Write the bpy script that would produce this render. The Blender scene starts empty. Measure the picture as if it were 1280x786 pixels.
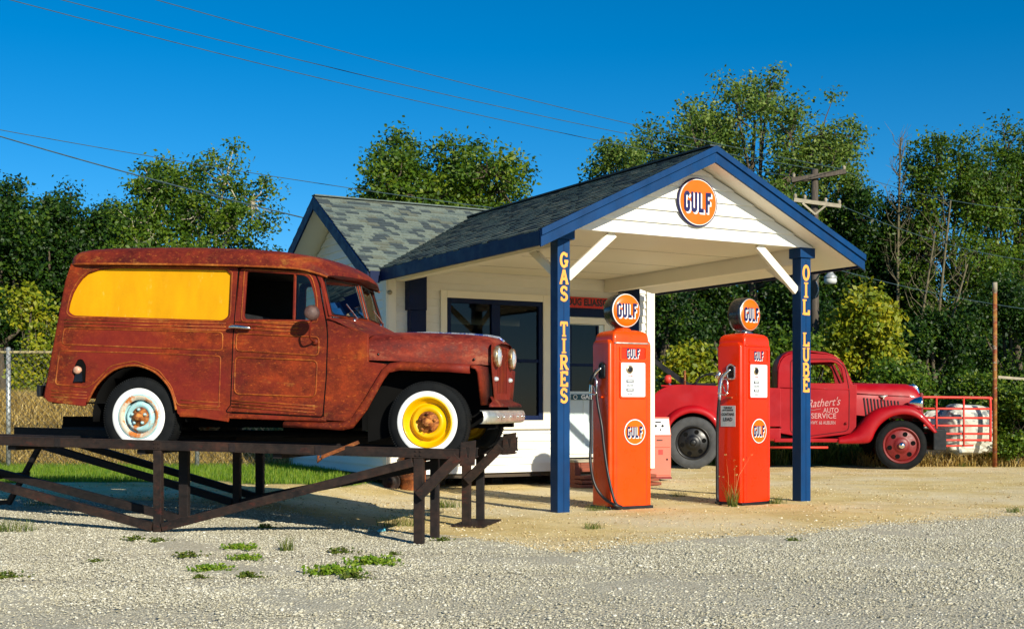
import bpy, bmesh, math, random
import numpy as np
from mathutils import Vector, Matrix
random.seed(7); rng = np.random.default_rng(11)
R = math.radians
SC = bpy.context.scene
COL = SC.collection
# ---------------- camera, sky, sun, exposure ----------------
CAMH = 1.15; FPX = 1564.0; HOR = 511.0
cd = bpy.data.cameras.new('camera'); cam = bpy.data.objects.new('camera', cd); COL.objects.link(cam)
cam.location = (0, 0, CAMH); cam.rotation_euler = (R(90), 0, 0)
cd.sensor_width = 36; cd.lens = FPX/1280*36; cd.shift_y = (HOR-393)/1280; cd.clip_end = 3000; cd.clip_start = .1
SC.camera = cam
SUN_EL = R(25); SUN_AZ = math.atan2(.536, -.846)
W = bpy.data.worlds.new("World"); SC.world = W; W.use_nodes = True
wn = W.node_tree.nodes; wl = W.node_tree.links; wn.clear()
sky = wn.new('ShaderNodeTexSky'); sky.sky_type = 'NISHITA'; sky.sun_disc = False
sky.sun_elevation = SUN_EL; sky.sun_rotation = SUN_AZ; sky.altitude = 1200; sky.air_density = .85; sky.dust_density = .42; sky.ozone_density = 4.5
hs = wn.new('ShaderNodeHueSaturation'); hs.inputs['Saturation'].default_value = 1.33; hs.inputs['Hue'].default_value = .493
bg = wn.new('ShaderNodeBackground'); bg.inputs['Strength'].default_value = .094
wo = wn.new('ShaderNodeOutputWorld')
wl.new(sky.outputs[0], hs.inputs['Color']); wl.new(hs.outputs[0], bg.inputs[0]); wl.new(bg.outputs[0], wo.inputs[0])
sd = bpy.data.lights.new('sun', 'SUN'); so = bpy.data.objects.new('sun', sd); COL.objects.link(so)
sd.energy = 5.0; sd.angle = R(.5); sd.color = (1.0, .92, .76)
sdir = Vector((.536*math.cos(SUN_EL), -.846*math.cos(SUN_EL), math.sin(SUN_EL)))
so.rotation_euler = sdir.to_track_quat('Z', 'Y').to_euler(); so.location = (6, -10, 12)
SC.view_settings.view_transform = 'Standard'; SC.view_settings.look = 'None'
SC.view_settings.exposure = 0.40; SC.view_settings.gamma = 1

# ---------------- helpers ----------------
def tag(o, label=None, cat=None, group=None, kind=None):
    if label: o['label'] = label
    if cat: o['category'] = cat
    if group: o['group'] = group
    if kind: o['kind'] = kind
    return o
def empty(name, loc=(0, 0, 0), rz=0, **k):
    o = bpy.data.objects.new(name, None); COL.objects.link(o); o.location = loc; o.rotation_euler = (0, 0, rz)
    o.empty_display_size = .2
    return tag(o, **k)
def copy_tree(o, parent=None):
    c = o.copy(); COL.objects.link(c)
    if parent: c.parent = parent
    for ch in list(o.children): copy_tree(ch, c)
    return c
class MB:
    def __init__(s): s.v = []; s.f = []; s.m = []; s.sm = []
    def add(s, vs, fs, mi=0, smooth=False):
        n = len(s.v); s.v += [tuple(p) for p in vs]
        for f in fs: s.f.append(tuple(i+n for i in f)); s.m.append(mi); s.sm.append(smooth)
        return s
    def box(s, x0, x1, y0, y1, z0, z1, mi=0):
        vs = [(x, y, z) for x in (x0, x1) for y in (y0, y1) for z in (z0, z1)]
        return s.add(vs, [(0, 1, 3, 2), (4, 6, 7, 5), (0, 4, 5, 1), (2, 3, 7, 6), (0, 2, 6, 4), (1, 5, 7, 3)], mi)
    def bar(s, p, q, w, h, mi=0, up=(0, 0, 1)):
        p = Vector(p); q = Vector(q); d = (q-p).normalized(); u = Vector(up)
        a = d.cross(u)
        if a.length < 1e-4: a = d.cross(Vector((0, 1, 0)))
        a.normalize(); b = a.cross(d).normalized()
        vs = [c+a*(i*w/2)+b*(j*h/2) for c in (p, q) for i, j in ((-1, -1), (1, -1), (1, 1), (-1, 1))]
        return s.add(vs, [(0, 1, 2, 3), (7, 6, 5, 4), (0, 4, 5, 1), (1, 5, 6, 2), (2, 6, 7, 3), (3, 7, 4, 0)], mi)
    def tube(s, pts, r, n=8, mi=0, closed=False, cap=True):
        pts = [Vector(p) for p in pts]; N = len(pts)
        rs = r if hasattr(r, '__len__') else [r]*N
        prev = None; rings = []
        for i, p in enumerate(pts):
            if closed: d = pts[(i+1) % N]-pts[i-1]
            else: d = pts[min(i+1, N-1)]-pts[max(i-1, 0)]
            d.normalize()
            if prev is None:
                a = d.cross(Vector((0, 0, 1)))
                if a.length < 1e-3: a = d.cross(Vector((0, 1, 0)))
            else: a = prev-d*prev.dot(d)
            if a.length < 1e-6: a = d.orthogonal()
            a.normalize(); prev = a; b = d.cross(a)
            rings.append([p+(a*math.cos(2*math.pi*k/n)+b*math.sin(2*math.pi*k/n))*rs[i] for k in range(n)])
        vs = [v for rg in rings for v in rg]; fs = []
        for i in range(N if closed else N-1):
            j = (i+1) % N
            for k in range(n):
                l = (k+1) % n; fs.append((i*n+k, i*n+l, j*n+l, j*n+k))
        if cap and not closed:
            fs.append(tuple(range(n-1, -1, -1))); fs.append(tuple((N-1)*n+k for k in range(n)))
        return s.add(vs, fs, mi, n > 5)
    def lathe(s, prof, c=(0, 0, 0), axis='z', n=32, mi=0, ang=2*math.pi, smooth=True):
        # prof: list of (r, h)
        full = abs(ang-2*math.pi) < 1e-6; M = n if full else n+1; vs = []
        for r, h in prof:
            for k in range(M):
                t = ang*k/n; x = r*math.cos(t); y = r*math.sin(t)
                if axis == 'z': p = (x, y, h)
                elif axis == 'y': p = (x, h, y)
                else: p = (h, x, y)
                vs.append((p[0]+c[0], p[1]+c[1], p[2]+c[2]))
        fs = []
        for i in range(len(prof)-1):
            for k in range(n):
                l = (k+1) % M
                fs.append((i*M+k, i*M+l, (i+1)*M+l, (i+1)*M+k))
        return s.add(vs, fs, mi, smooth)
    def grid(s, rows, mi=0, smooth=True, closed=False):
        n = len(rows[0]); vs = [p for r in rows for p in r]; fs = []
        for i in range(len(rows)-1):
            for k in range(n if closed else n-1):
                l = (k+1) % n; fs.append((i*n+k, i*n+l, (i+1)*n+l, (i+1)*n+k))
        return s.add(vs, fs, mi, smooth)
    def prism(s, poly, y0, y1, mi=0, f=None):
        # poly in (x,z), extruded along y; convex-ish n-gon
        n = len(poly); f = f or (lambda x, y, z: (x, y, z))
        vs = [f(x, y0, z) for x, z in poly]+[f(x, y1, z) for x, z in poly]
        fs = [tuple(range(n)), tuple(range(2*n-1, n-1, -1))]+[(i, (i+1) % n, n+(i+1) % n, n+i) for i in range(n)]
        return s.add(vs, fs, mi)
    def xf(s, fn, start=0):
        s.v = s.v[:start]+[tuple(fn(*p)) for p in s.v[start:]]; return s
    def build(s, name, mats, parent=None, bevel=0, solid=0, seg=2, recalc=True, subsurf=0, auto=None):
        me = bpy.data.meshes.new(name); me.from_pydata(s.v, [], s.f)
        if not isinstance(mats, (list, tuple)): mats = [mats]
        for m in mats: me.materials.append(m)
        me.polygons.foreach_set('material_index', s.m); me.polygons.foreach_set('use_smooth', s.sm)
        if recalc:
            bm = bmesh.new(); bm.from_mesh(me); bmesh.ops.recalc_face_normals(bm, faces=bm.faces)
            if auto:
                for e in bm.edges:
                    if len(e.link_faces) == 2 and e.calc_face_angle(0) > auto: e.smooth = False
            bm.to_mesh(me); bm.free()
        me.update()
        o = bpy.data.objects.new(name, me); COL.objects.link(o)
        if parent: o.parent = parent
        if solid:
            m = o.modifiers.new('s', 'SOLIDIFY'); m.thickness = solid; m.offset = 0
        if bevel:
            m = o.modifiers.new('b', 'BEVEL'); m.width = bevel; m.segments = seg; m.limit_method = 'ANGLE'; m.angle_limit = R(40)
        if subsurf:
            m = o.modifiers.new('ss', 'SUBSURF'); m.levels = m.render_levels = subsurf
        return o
def rounded(poly, r, n=5):
    out = []; N = len(poly)
    for i in range(N):
        p = Vector(poly[i][:2]); a = Vector(poly[i-1][:2]); b = Vector(poly[(i+1) % N][:2])
        rr = r if len(poly[i]) < 3 else poly[i][2]
        da = (a-p); db = (b-p); la = da.length; lb = db.length
        t = min(rr, la*.48, lb*.48)
        if t <= 1e-5: out.append(tuple(p)); continue
        A = p+da/la*t; B = p+db/lb*t
        for k in range(n+1):
            x = k/n; out.append(tuple(A*(1-x)**2+p*2*x*(1-x)+B*x*x))
    return out
def spl(pts, n=6):
    P = [Vector(p) for p in pts]; out = []
    for i in range(len(P)-1):
        p0 = P[max(i-1, 0)]; p1 = P[i]; p2 = P[i+1]; p3 = P[min(i+2, len(P)-1)]
        for k in range(n):
            t = k/n
            out.append(.5*((2*p1)+(p2-p0)*t+(2*p0-5*p1+4*p2-p3)*t*t+(3*p1-p0-3*p2+p3)*t**3))
    out.append(P[-1]); return out
def curve_mesh(cu):
    o = bpy.data.objects.new('tmp', cu); COL.objects.link(o)
    dg = bpy.context.evaluated_depsgraph_get(); dg.update()
    me = bpy.data.meshes.new_from_object(o.evaluated_get(dg))
    bpy.data.objects.remove(o)
    vs = [tuple(v.co) for v in me.vertices]; fs = [tuple(p.vertices) for p in me.polygons]
    bpy.data.meshes.remove(me); return vs, fs
def plate(outlines, th, bev=.004, br=2):
    cu = bpy.data.curves.new('c', 'CURVE'); cu.dimensions = '2D'; cu.fill_mode = 'BOTH'
    cu.extrude = max(th/2-bev, .0001); cu.bevel_depth = bev; cu.bevel_resolution = br; cu.offset = -bev
    for ol in outlines:
        sp = cu.splines.new('POLY'); sp.points.add(len(ol)-1); sp.use_cyclic_u = True
        for i, p in enumerate(ol): sp.points[i].co = (p[0], p[1], 0, 1)
    r = curve_mesh(cu); bpy.data.curves.remove(cu); return r
def text_mesh(txt, size=1, off=0.0, ext=.0, shear=0, sx=1.0, spacing=1.0, align='CENTER'):
    cu = bpy.data.curves.new('t', 'FONT'); cu.body = txt; cu.size = size; cu.offset = off; cu.extrude = ext; cu.shear = shear
    cu.align_x = align; cu.align_y = 'CENTER'; cu.space_character = spacing; cu.resolution_u = 3
    vs, fs = curve_mesh(cu); bpy.data.curves.remove(cu)
    return [(x*sx, y, z) for x, y, z in vs], fs

# ---------------- materials ----------------
MATS = {}
def nodes_of(name):
    m = bpy.data.materials.new(name); m.use_nodes = True; t = m.node_tree; b = t.nodes['Principled BSDF']; return m, t, b
def noise(t, sc, det=6, rough=.6, mp=None, src='Object'):
    tc = t.nodes.new('ShaderNodeTexCoord'); n = t.nodes.new('ShaderNodeTexNoise'); n.inputs['Scale'].default_value = sc
    n.inputs['Detail'].default_value = det; n.inputs['Roughness'].default_value = rough
    if mp:
        m = t.nodes.new('ShaderNodeMapping'); m.inputs['Scale'].default_value = mp
        t.links.new(tc.outputs[src], m.inputs[0]); t.links.new(m.outputs[0], n.inputs['Vector'])
    else: t.links.new(tc.outputs[src], n.inputs['Vector'])
    return n
def ramp(t, src, stops, interp='LINEAR'):
    r = t.nodes.new('ShaderNodeValToRGB'); r.color_ramp.interpolation = interp
    e = r.color_ramp.elements
    while len(e) > len(stops): e.remove(e[-1])
    while len(e) < len(stops): e.new(1)
    for i, (p, c) in enumerate(stops):
        e[i].position = p; e[i].color = (c, c, c, 1) if not hasattr(c, '__len__') else (*c[:3], 1)
    t.links.new(src, r.inputs[0]); return r
def mix(t, fac, a, b, mode='MIX'):
    m = t.nodes.new('ShaderNodeMix'); m.data_type = 'RGBA'; m.blend_type = mode
    for s, v in ((m.inputs[0], fac), (m.inputs[6], a), (m.inputs[7], b)):
        if hasattr(v, 'is_output') or hasattr(v, 'links'): t.links.new(v, s)
        else: s.default_value = (*v, 1) if hasattr(v, '__len__') else v
    return m.outputs[2]
def bump(t, b, h, strength=.3, dist=.01):
    n = t.nodes.new('ShaderNodeBump'); n.inputs['Strength'].default_value = strength; n.inputs['Distance'].default_value = dist
    t.links.new(h, n.inputs['Height']); t.links.new(n.outputs[0], b.inputs['Normal']); return n
def mat(name, col, rough=.6, metal=0, var=.15, sc=5, bsc=60, bst=.15, coat=0, dirt=None, dsc=3, dth=(.55, .7), mp=None, spec=.5):
    if name in MATS: return MATS[name]
    m, t, b = nodes_of(name)
    n = noise(t, sc, mp=mp); lo = [max(0, c*(1-var*1.3)) for c in col]; hi = [min(1, c*(1+var)) for c in col]
    c = ramp(t, n.outputs[0], [(.3, lo), (.7, hi)]).outputs[0]
    if dirt:
        d = noise(t, dsc, 8, .7, mp=mp); dm = ramp(t, d.outputs[0], [(dth[0], 0), (dth[1], 1)])
        c = mix(t, dm.outputs[0], c, dirt)
    t.links.new(c, b.inputs['Base Color'])
    rr = ramp(t, noise(t, sc*2).outputs[0], [(.3, max(.02, rough-.1)), (.7, min(1, rough+.1))]); t.links.new(rr.outputs[0], b.inputs['Roughness'])
    b.inputs['Metallic'].default_value = metal; b.inputs['Coat Weight'].default_value = coat; b.inputs['Coat Roughness'].default_value = .08
    b.inputs['Specular IOR Level'].default_value = spec
    if bst: bump(t, b, noise(t, bsc, 5).outputs[0], bst, .004)
    MATS[name] = m; return m
def rust(name, cols, sc=1.6, tan=(.42, .22, .08), tth=(.60, .72), rough=.62, red=None):
    m, t, b = nodes_of(name); b.inputs['Specular IOR Level'].default_value = .22
    n1 = noise(t, sc, 10, .65, mp=(.8, 1, 1.5)); c = ramp(t, n1.outputs[0], [(.3, cols[0]), (.44, cols[1]), (.58, cols[2]), (.74, cols[3])]).outputs[0]
    n2 = noise(t, 14, 10, .75); k2 = ramp(t, n2.outputs[0], [(.35, .62), (.62, 1.25)]).outputs[0]
    c = mix(t, 1.0, c, k2, 'MULTIPLY')
    n3 = noise(t, 4.5, 12, .8, mp=(.8, 1, 1.7)); s3 = ramp(t, n3.outputs[0], [(tth[0], 0), (tth[1], .85)]).outputs[0]
    c = mix(t, s3, c, tan)
    n4 = noise(t, 3.2, 8, .7, mp=(1, 1, 1)); s4 = ramp(t, n4.outputs[0], [(.64, 0), (.72, .7)]).outputs[0]
    c = mix(t, s4, c, cols[0])
    n5 = noise(t, 9, 12, .85, mp=(3.5, 1, .35)); s5 = ramp(t, n5.outputs[0], [(.61, 0), (.72, .7)]).outputs[0]
    c = mix(t, s5, c, cols[3])
    n6 = noise(t, 48, 8, .75, mp=(.6, 1, 1.3)); s6 = ramp(t, n6.outputs[0], [(.56, 0), (.68, .55)]).outputs[0]; c = mix(t, s6, c, [min(1, q*1.5) for q in cols[3]])
    if red:
        s8 = ramp(t, noise(t, .95, 7, .6).outputs[0], [(.46, 0), (.56, .75)]).outputs[0]; c = mix(t, s8, c, red)
    s7 = ramp(t, n6.outputs[0], [(.30, .45), (.40, 0)]).outputs[0]; c = mix(t, s7, c, cols[0])
    t.links.new(c, b.inputs['Base Color'])
    rr = ramp(t, n2.outputs[0], [(.3, rough-.17), (.7, rough+.25)]); t.links.new(rr.outputs[0], b.inputs['Roughness'])
    bump(t, b, n2.outputs[0], .35, .004)
    return m
def glass(name, tint=(.8, .9, .95), trans=.8, rough=.02, ior=1.5):
    m = bpy.data.materials.new(name); m.use_nodes = True; t = m.node_tree; t.nodes.clear()
    o = t.nodes.new('ShaderNodeOutputMaterial'); g = t.nodes.new('ShaderNodeBsdfGlossy'); g.inputs['Roughness'].default_value = rough
    tr = t.nodes.new('ShaderNodeBsdfTransparent'); tr.inputs[0].default_value = (*[c*trans for c in tint], 1)
    fr = t.nodes.new('ShaderNodeFresnel'); fr.inputs[0].default_value = ior
    ms = t.nodes.new('ShaderNodeMixShader'); t.links.new(fr.outputs[0], ms.inputs[0]); t.links.new(tr.outputs[0], ms.inputs[1]); t.links.new(g.outputs[0], ms.inputs[2])
    t.links.new(ms.outputs[0], o.inputs[0]); return m
RUST = rust('rusty_red_body_paint', [(.038, .007, .004), (.12, .014, .004), (.22, .027, .004), (.44, .10, .010)], sc=1.6, tan=(.46, .19, .035), tth=(.58, .76), red=(.17, .013, .008))
RUST_E = rust('bright_worn_rust_edges', [(.09, .02, .005), (.20, .036, .006), (.30, .07, .010), (.42, .16, .025)], sc=3, tan=(.44, .23, .05), tth=(.56, .7))
RUST_R = rust('rusty_roof_paint', [(.055, .006, .004), (.11, .010, .005), (.18, .020, .006), (.38, .11, .013)], sc=1.6, tth=(.58, .72), tan=(.46, .20, .03))
RUSTHOOD = rust('faded_maroon_hood_paint', [(.055, .006, .004), (.11, .010, .006), (.17, .020, .009), (.30, .06, .03)], sc=2.6, tan=(.36, .14, .07), tth=(.55, .70))
STEEL = rust('dark_weathered_steel', [(.008, .007, .008), (.018, .013, .011), (.032, .019, .014), (.065, .022, .013)], sc=2.5, tan=(.085, .016, .010), tth=(.56, .66))
STEEL_D = rust('blackened_track_steel', [(.008, .008, .009), (.012, .011, .011), (.02, .014, .013), (.04, .02, .015)], sc=2.5, tan=(.05, .02, .012), tth=(.66, .78))
YEL = mat('chipped_yellow_paint', (.66, .31, .0), .65, spec=.2, var=.12, sc=3, mp=(1.6, 1, .6), dirt=(.74, .42, .05), dsc=9, dth=(.60, .72), bst=.05)
YELW = mat('yellow_wheel_enamel', (.76, .42, .0), .36, var=.08, coat=.15, spec=.3, dirt=(.2, .05, .015), dsc=9, dth=(.64, .72))
HUBR = rust('rusted_hub_steel', [(.03, .012, .008), (.14, .035, .012), (.4, .14, .03), (.55, .3, .05)], sc=14, tth=(.55, .7))
BLUEW = mat('rust_streaked_pale_blue_enamel', (.36, .62, .64), .4, var=.25, sc=9, dirt=(.40, .13, .02), dsc=9, dth=(.54, .62), bst=.2)
ORW = mat('orange_rusted_rim', (.68, .62, .48), .5, var=.3, sc=9, dirt=(.5, .15, .02), dsc=9, dth=(.46, .56), bst=.2)
TYRE = mat('dusty_black_rubber', (.007, .008, .009), .85, var=.3, sc=12, bst=.3, spec=.15, dirt=(.014, .014, .013), dsc=4, dth=(.5, .75))
TYREG = mat('sun_bleached_grey_rubber', (.055, .058, .062), .85, var=.25, sc=9, bst=.2)
WW = mat('white_sidewall_rubber', (.80, .80, .78), .6, var=.04, sc=6, bst=.03, dirt=(.55, .48, .38), dsc=5, dth=(.62, .8))
DARK = mat('black_underside', (.004, .004, .004), .9, var=.2, spec=.08)
CABIN = mat('dark_cabin_trim', (.012, .012, .014), .7, var=.2)
CHROME = mat('pitted_chrome', (.72, .72, .70), .22, metal=1, var=.15, sc=20, dirt=(.35, .2, .12), dsc=14, dth=(.62, .75))
CHROMEB = mat('dull_rust_spotted_chrome', (.62, .60, .52), .38, metal=.7, var=.2, sc=12, dirt=(.25, .11, .04), dsc=8, dth=(.6, .7))
CHROMEC = mat('clean_chrome', (.85, .85, .85), .08, metal=1, var=.03, bst=0)
GLASS = glass('clear_vehicle_glass', (.8, .95, .95), .95, ior=1.33)
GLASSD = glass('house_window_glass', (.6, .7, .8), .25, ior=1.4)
LENS = mat('headlamp_glass', (.75, .78, .8), .08, metal=.5, var=.2, sc=30, bst=.4, bsc=40, coat=1)
WHITE = mat('off_white_house_paint', (.80, .79, .73), .62, var=.035, sc=2.2, dirt=(.62, .60, .52), dsc=4, dth=(.62, .85), bst=.12, bsc=90)
WHITES = mat('cream_ceiling_paint', (.80, .76, .64), .6, var=.04, sc=1.2, bst=.05)
BLUE_SHADE = mat('shaded_blue_trim_paint', (.0, .008, .048), .5, var=.2, sc=4, bst=.1, spec=.2)  # darker copy of the blue trim paint, shade put into the colour
BLUE_SUN = mat('sunlit_blue_trim_paint', (.0, .036, .128), .5, var=.18, sc=4, mp=(1, 1, .5), bst=.15, spec=.2)  # same trim paint in its lit tone, for posts and canopy front
YLET = mat('golden_yellow_letter_paint', (.85, .35, .045), .55, var=.12, bst=.02)
ORNG = mat('orange_pump_enamel', (.80, .062, .0), .32, var=.05, sc=2, coat=.22, spec=.25, bst=.03, dirt=(.62, .045, .0), dsc=3.5, dth=(.5, .75))
ORNG2 = mat('red_orange_pump_enamel', (.72, .026, .0), .32, var=.05, sc=2, coat=.22, spec=.25, bst=.02, dirt=(.5, .05, .01), dsc=9, dth=(.7, .8))
ORSIGN = mat('orange_sign_enamel', (.85, .13, .0), .35, var=.05, sc=2, coat=.15, bst=0, spec=.3)
SIGNB = mat('dark_blue_sign_enamel', (.006, .006, .07), .4, var=.1, bst=0)
SIGNW = mat('white_sign_enamel', (.85, .85, .83), .35, var=.03, bst=0)
GLBK = mat('black_globe_body', (.006, .012, .02), .25, var=.1, coat=.4, bst=0)
DIALW = mat('white_dial_face', (.74, .78, .80), .3, var=.03, bst=0)
BLACK = mat('black_paint', (.006, .006, .007), .4, var=.1, bst=0)
RUBBER = mat('black_hose_rubber', (.010, .010, .012), .45, var=.2, bst=0)
REDT = mat('faded_red_truck_paint', (.34, .0, .004), .48, var=.16, sc=1.5, coat=.12, spec=.3, bst=.04, dirt=(.34, .008, .015), dsc=2.5, dth=(.5, .7))
REDD = mat('dark_red_wheel_paint', (.17, .006, .006), .5, var=.25, sc=8, dirt=(.12, .02, .015), dsc=9, dth=(.55, .7))
REDG = mat('red_gate_paint', (.62, .04, .022), .5, var=.15, sc=8, dirt=(.3, .06, .03), dsc=6, dth=(.6, .7))
SALMON = mat('faded_salmon_cabinet_paint', (.62, .14, .09), .6, var=.08, sc=3)
SIGNRED = mat('red_name_board_paint', (.55, .02, .012), .5, var=.08)
DOORB = mat('pale_blue_grey_door_paint', (.60, .70, .72), .5, var=.04, sc=3)
SOILW = mat('red_brown_stained_wood', (.22, .05, .02), .7, var=.35, sc=6, mp=(1, 8, 8), bst=.3)
OLDW = mat('weathered_grey_pole_wood', (.075, .06, .045), .85, var=.4, sc=6, mp=(6, 6, .6), bst=.5)
PALEW = mat('pale_weathered_wood', (.32, .28, .2), .8, var=.25, sc=6, mp=(1, 6, 6), bst=.3)
GALV = mat('galvanised_steel_pipe', (.42, .44, .43), .45, metal=.5, var=.2, sc=9, dirt=(.3, .22, .1), dsc=5, dth=(.55, .7))
WIRE = mat('dull_fence_wire', (.10, .10, .09), .55, metal=.3, var=.2, bst=0)
CABLE = mat('dark_power_cable', (.04, .075, .09), .6, var=.2, bst=0)
POLEP = rust('rusted_paint_pipe', [(.10, .02, .012), (.2, .045, .02), (.32, .15, .03), (.4, .3, .1)], sc=3, tan=(.3, .34, .28), tth=(.55, .62))
BARREL = rust('rusted_barrel', [(.03, .012, .008), (.12, .035, .01), (.28, .08, .018), (.40, .18, .04)], sc=4)
TARP = mat('crumpled_white_tarp', (.60, .59, .50), .6, var=.2, sc=4, dirt=(.16, .19, .2), dsc=2.6, dth=(.52, .57), bst=.6, bsc=8)
PLAST = mat('pale_blue_plastic', (.1, .5, .65), .3, var=.1)
CONC = mat('stained_concrete', (.30, .26, .19), .9, var=.2, sc=6, bst=.3)
# ---------------- terrain ----------------
def sm(a, b, x):
    t = np.clip((x-a)/(b-a), 0, 1); return t*t*(3-2*t)
def gz(x, y):
    x = np.asarray(x, float); y = np.asarray(y, float)
    sL = sm(1.2, 3.0, -x)
    z = sL*(.05+.065*np.clip(y-11.2, 0, 2))*sm(8.8, 11, y)
    return z
def vn(x, y, s=1.0, seed=0):
    o = 0
    for i, (fx, fy, p) in enumerate(((1.3, .7, .3), (-.9, 1.6, 1.9), (2.3, 1.1, 4.1), (.6, -2.7, 2.2), (3.9, 2.9, .8), (-5.1, 3.3, 5.0))):
        o = o+np.sin((x*fx+y*fy)*s+p+seed*1.7*(i+1))/(1+i*.5)
    return o/3.2
BX = np.array([-14, -6, -1.9, -.6, .4, 1.9, 3.6, 5.6, 12, 30]); BY = np.array([14.5, 13.6, 12.6, 11.2, 10.1, 11.2, 12.3, 13.6, 17.5, 27])
def gravel_mask(x, y):
    return 1-sm(-.6, .7, y-np.interp(x, BX, BY)+.35*vn(x, y, 1.2)+.12*vn(x, y, 5))
def track(x, y):
    d = y-.07*x+.08*vn(x, y, .7); return np.clip(sum(np.exp(-((d-c)/w)**2) for c, w in ((7.05, .16), (8.55, .2), (9.9, .14))), 0, 1)*(.7+.3*vn(x, y, 1.1))
def lawn_mask(x, y):
    e = np.interp(x, [-30, -6.5, -4.7, -4.0, -3.2, -2.3, -1.9], [16.2, 16.3, 16.6, 16.9, 15.9, 16.4, 18.5])
    return sm(-.15, .3, y-e+.15*vn(x, y, 3))*sm(1.7, 2.3, -x)
xs = np.concatenate([[-900, -300, -120, -60, -30, -20, -14], np.arange(-11, 14.01, .11), [17, 22, 30, 60, 120, 300, 900]])
ys = np.concatenate([[-60, -20, -5, 2], np.arange(5, 27, .11), [28, 30, 33, 38, 45, 60, 100, 200, 500, 1500]])
X, Y = np.meshgrid(xs, ys); Z = gz(X, Y)+.010*vn(X, Y, 2.0)+.005*vn(X, Y, 9)-.02*track(X, Y)*(Y < 13)
nx = len(xs); ny = len(ys)
idx = np.arange(nx*ny).reshape(ny, nx)
F = np.stack([idx[:-1, :-1], idx[:-1, 1:], idx[1:, 1:], idx[1:, :-1]], -1).reshape(-1, 4)
def np_mesh(name, V, F, mats, parent=None, attrs=None, smooth=False, mi=None):
    me = bpy.data.meshes.new(name); V = np.asarray(V, np.float32); F = np.asarray(F, np.int32); k = F.shape[1]
    me.vertices.add(len(V)); me.vertices.foreach_set('co', V.ravel())
    me.loops.add(F.size); me.loops.foreach_set('vertex_index', F.ravel())
    me.polygons.add(len(F)); me.polygons.foreach_set('loop_start', np.arange(0, F.size, k, dtype=np.int32))
    me.polygons.foreach_set('loop_total', np.full(len(F), k, np.int32))
    if smooth: me.polygons.foreach_set('use_smooth', np.ones(len(F), bool))
    for m in (mats if isinstance(mats, (list, tuple)) else [mats]): me.materials.append(m)
    if mi is not None: me.polygons.foreach_set('material_index', np.asarray(mi, np.int32))
    me.update(calc_edges=True)
    for an, dom, val in (attrs or []):
        a = me.attributes.new(an, 'FLOAT', dom); a.data.foreach_set('value', np.asarray(val, np.float32).ravel())
    o = bpy.data.objects.new(name, me); COL.objects.link(o)
    if parent: o.parent = parent
    return o
def attr(t, name):
    a = t.nodes.new('ShaderNodeAttribute'); a.attribute_name = name; return a.outputs['Fac']
gm, t, b = nodes_of('gravel_and_dirt_ground')
def vor(t, sc):
    tc = t.nodes.new('ShaderNodeTexCoord'); v = t.nodes.new('ShaderNodeTexVoronoi'); v.inputs['Scale'].default_value = sc
    t.links.new(tc.outputs['Object'], v.inputs['Vector']); return v
v1 = vor(t, 60)
gcol = ramp(t, v1.outputs['Color'], [(.1, (.34, .31, .23)), (.35, (.50, .465, .34)), (.6, (.58, .545, .41)), (.9, (.68, .645, .51))]).outputs[0]
gcol = mix(t, ramp(t, v1.outputs['Distance'], [(.35, 0), (.75, .8)]).outputs[0], gcol, (.38, .34, .24))
gcol = mix(t, ramp(t, noise(t, .9, 8, .7).outputs[0], [(.42, 0), (.66, .5)]).outputs[0], gcol, (.50, .45, .32))
gcol = mix(t, ramp(t, attr(t, 'track'), [(.2, 0), (.9, .75)]).outputs[0], gcol, ramp(t, noise(t, 30, 8, .8).outputs[0], [(.35, (.40, .35, .24)), (.65, (.62, .57, .43))]).outputs[0])
dcol = ramp(t, noise(t, 1.1, 12, .72).outputs[0], [(.3, (.50, .36, .13)), (.5, (.70, .54, .23)), (.72, (.84, .70, .38))]).outputs[0]
dcol = mix(t, ramp(t, noise(t, 3.2, 10, .75, mp=(.5, 1.4, 1)).outputs[0], [(.57, 0), (.66, .6)]).outputs[0], dcol, (.26, .19, .07))
dcol = mix(t, ramp(t, noise(t, .45, 6, .6).outputs[0], [(.45, 0), (.62, .6)]).outputs[0], dcol, (.80, .71, .50)); dcol = mix(t, ramp(t, noise(t, 16, 8, .8).outputs[0], [(.52, 0), (.66, .45)]).outputs[0], dcol, (.44, .33, .15))
v2 = vor(t, 38); dcol = mix(t, ramp(t, v2.outputs['Distance'], [(.08, .8), (.26, 0)]).outputs[0], dcol, (.70, .64, .50))
n9 = noise(t, 90, 4, .7); dcol = mix(t, ramp(t, n9.outputs[0], [(.56, 0), (.68, .75)]).outputs[0], dcol, (.24, .17, .07))
gmk = attr(t, 'gravel'); brk = noise(t, 7, 6, .7)
ad = t.nodes.new('ShaderNodeMath'); ad.operation = 'ADD'; t.links.new(gmk, ad.inputs[0])
sb = t.nodes.new('ShaderNodeMath'); sb.operation = 'MULTIPLY_ADD'; sb.inputs[1].default_value = 1.2; sb.inputs[2].default_value = -.6
t.links.new(brk.outputs[0], sb.inputs[0]); t.links.new(sb.outputs[0], ad.inputs[1])
gf = ramp(t, ad.outputs[0], [(.42, 0), (.58, 1)]).outputs[0]
c = mix(t, gf, dcol, gcol)
gr = ramp(t, noise(t, 6, 8, .7).outputs[0], [(.35, (.045, .07, .015)), (.65, (.10, .15, .02))]).outputs[0]
lf = attr(t, 'lawn'); c = mix(t, lf, c, gr)
t.links.new(c, b.inputs['Base Color']); b.inputs['Roughness'].default_value = .95; b.inputs['Specular IOR Level'].default_value = .15
hm = t.nodes.new('ShaderNodeMath'); hm.operation = 'SUBTRACT'; hm.inputs[0].default_value = 1; t.links.new(v1.outputs['Distance'], hm.inputs[1])
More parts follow.
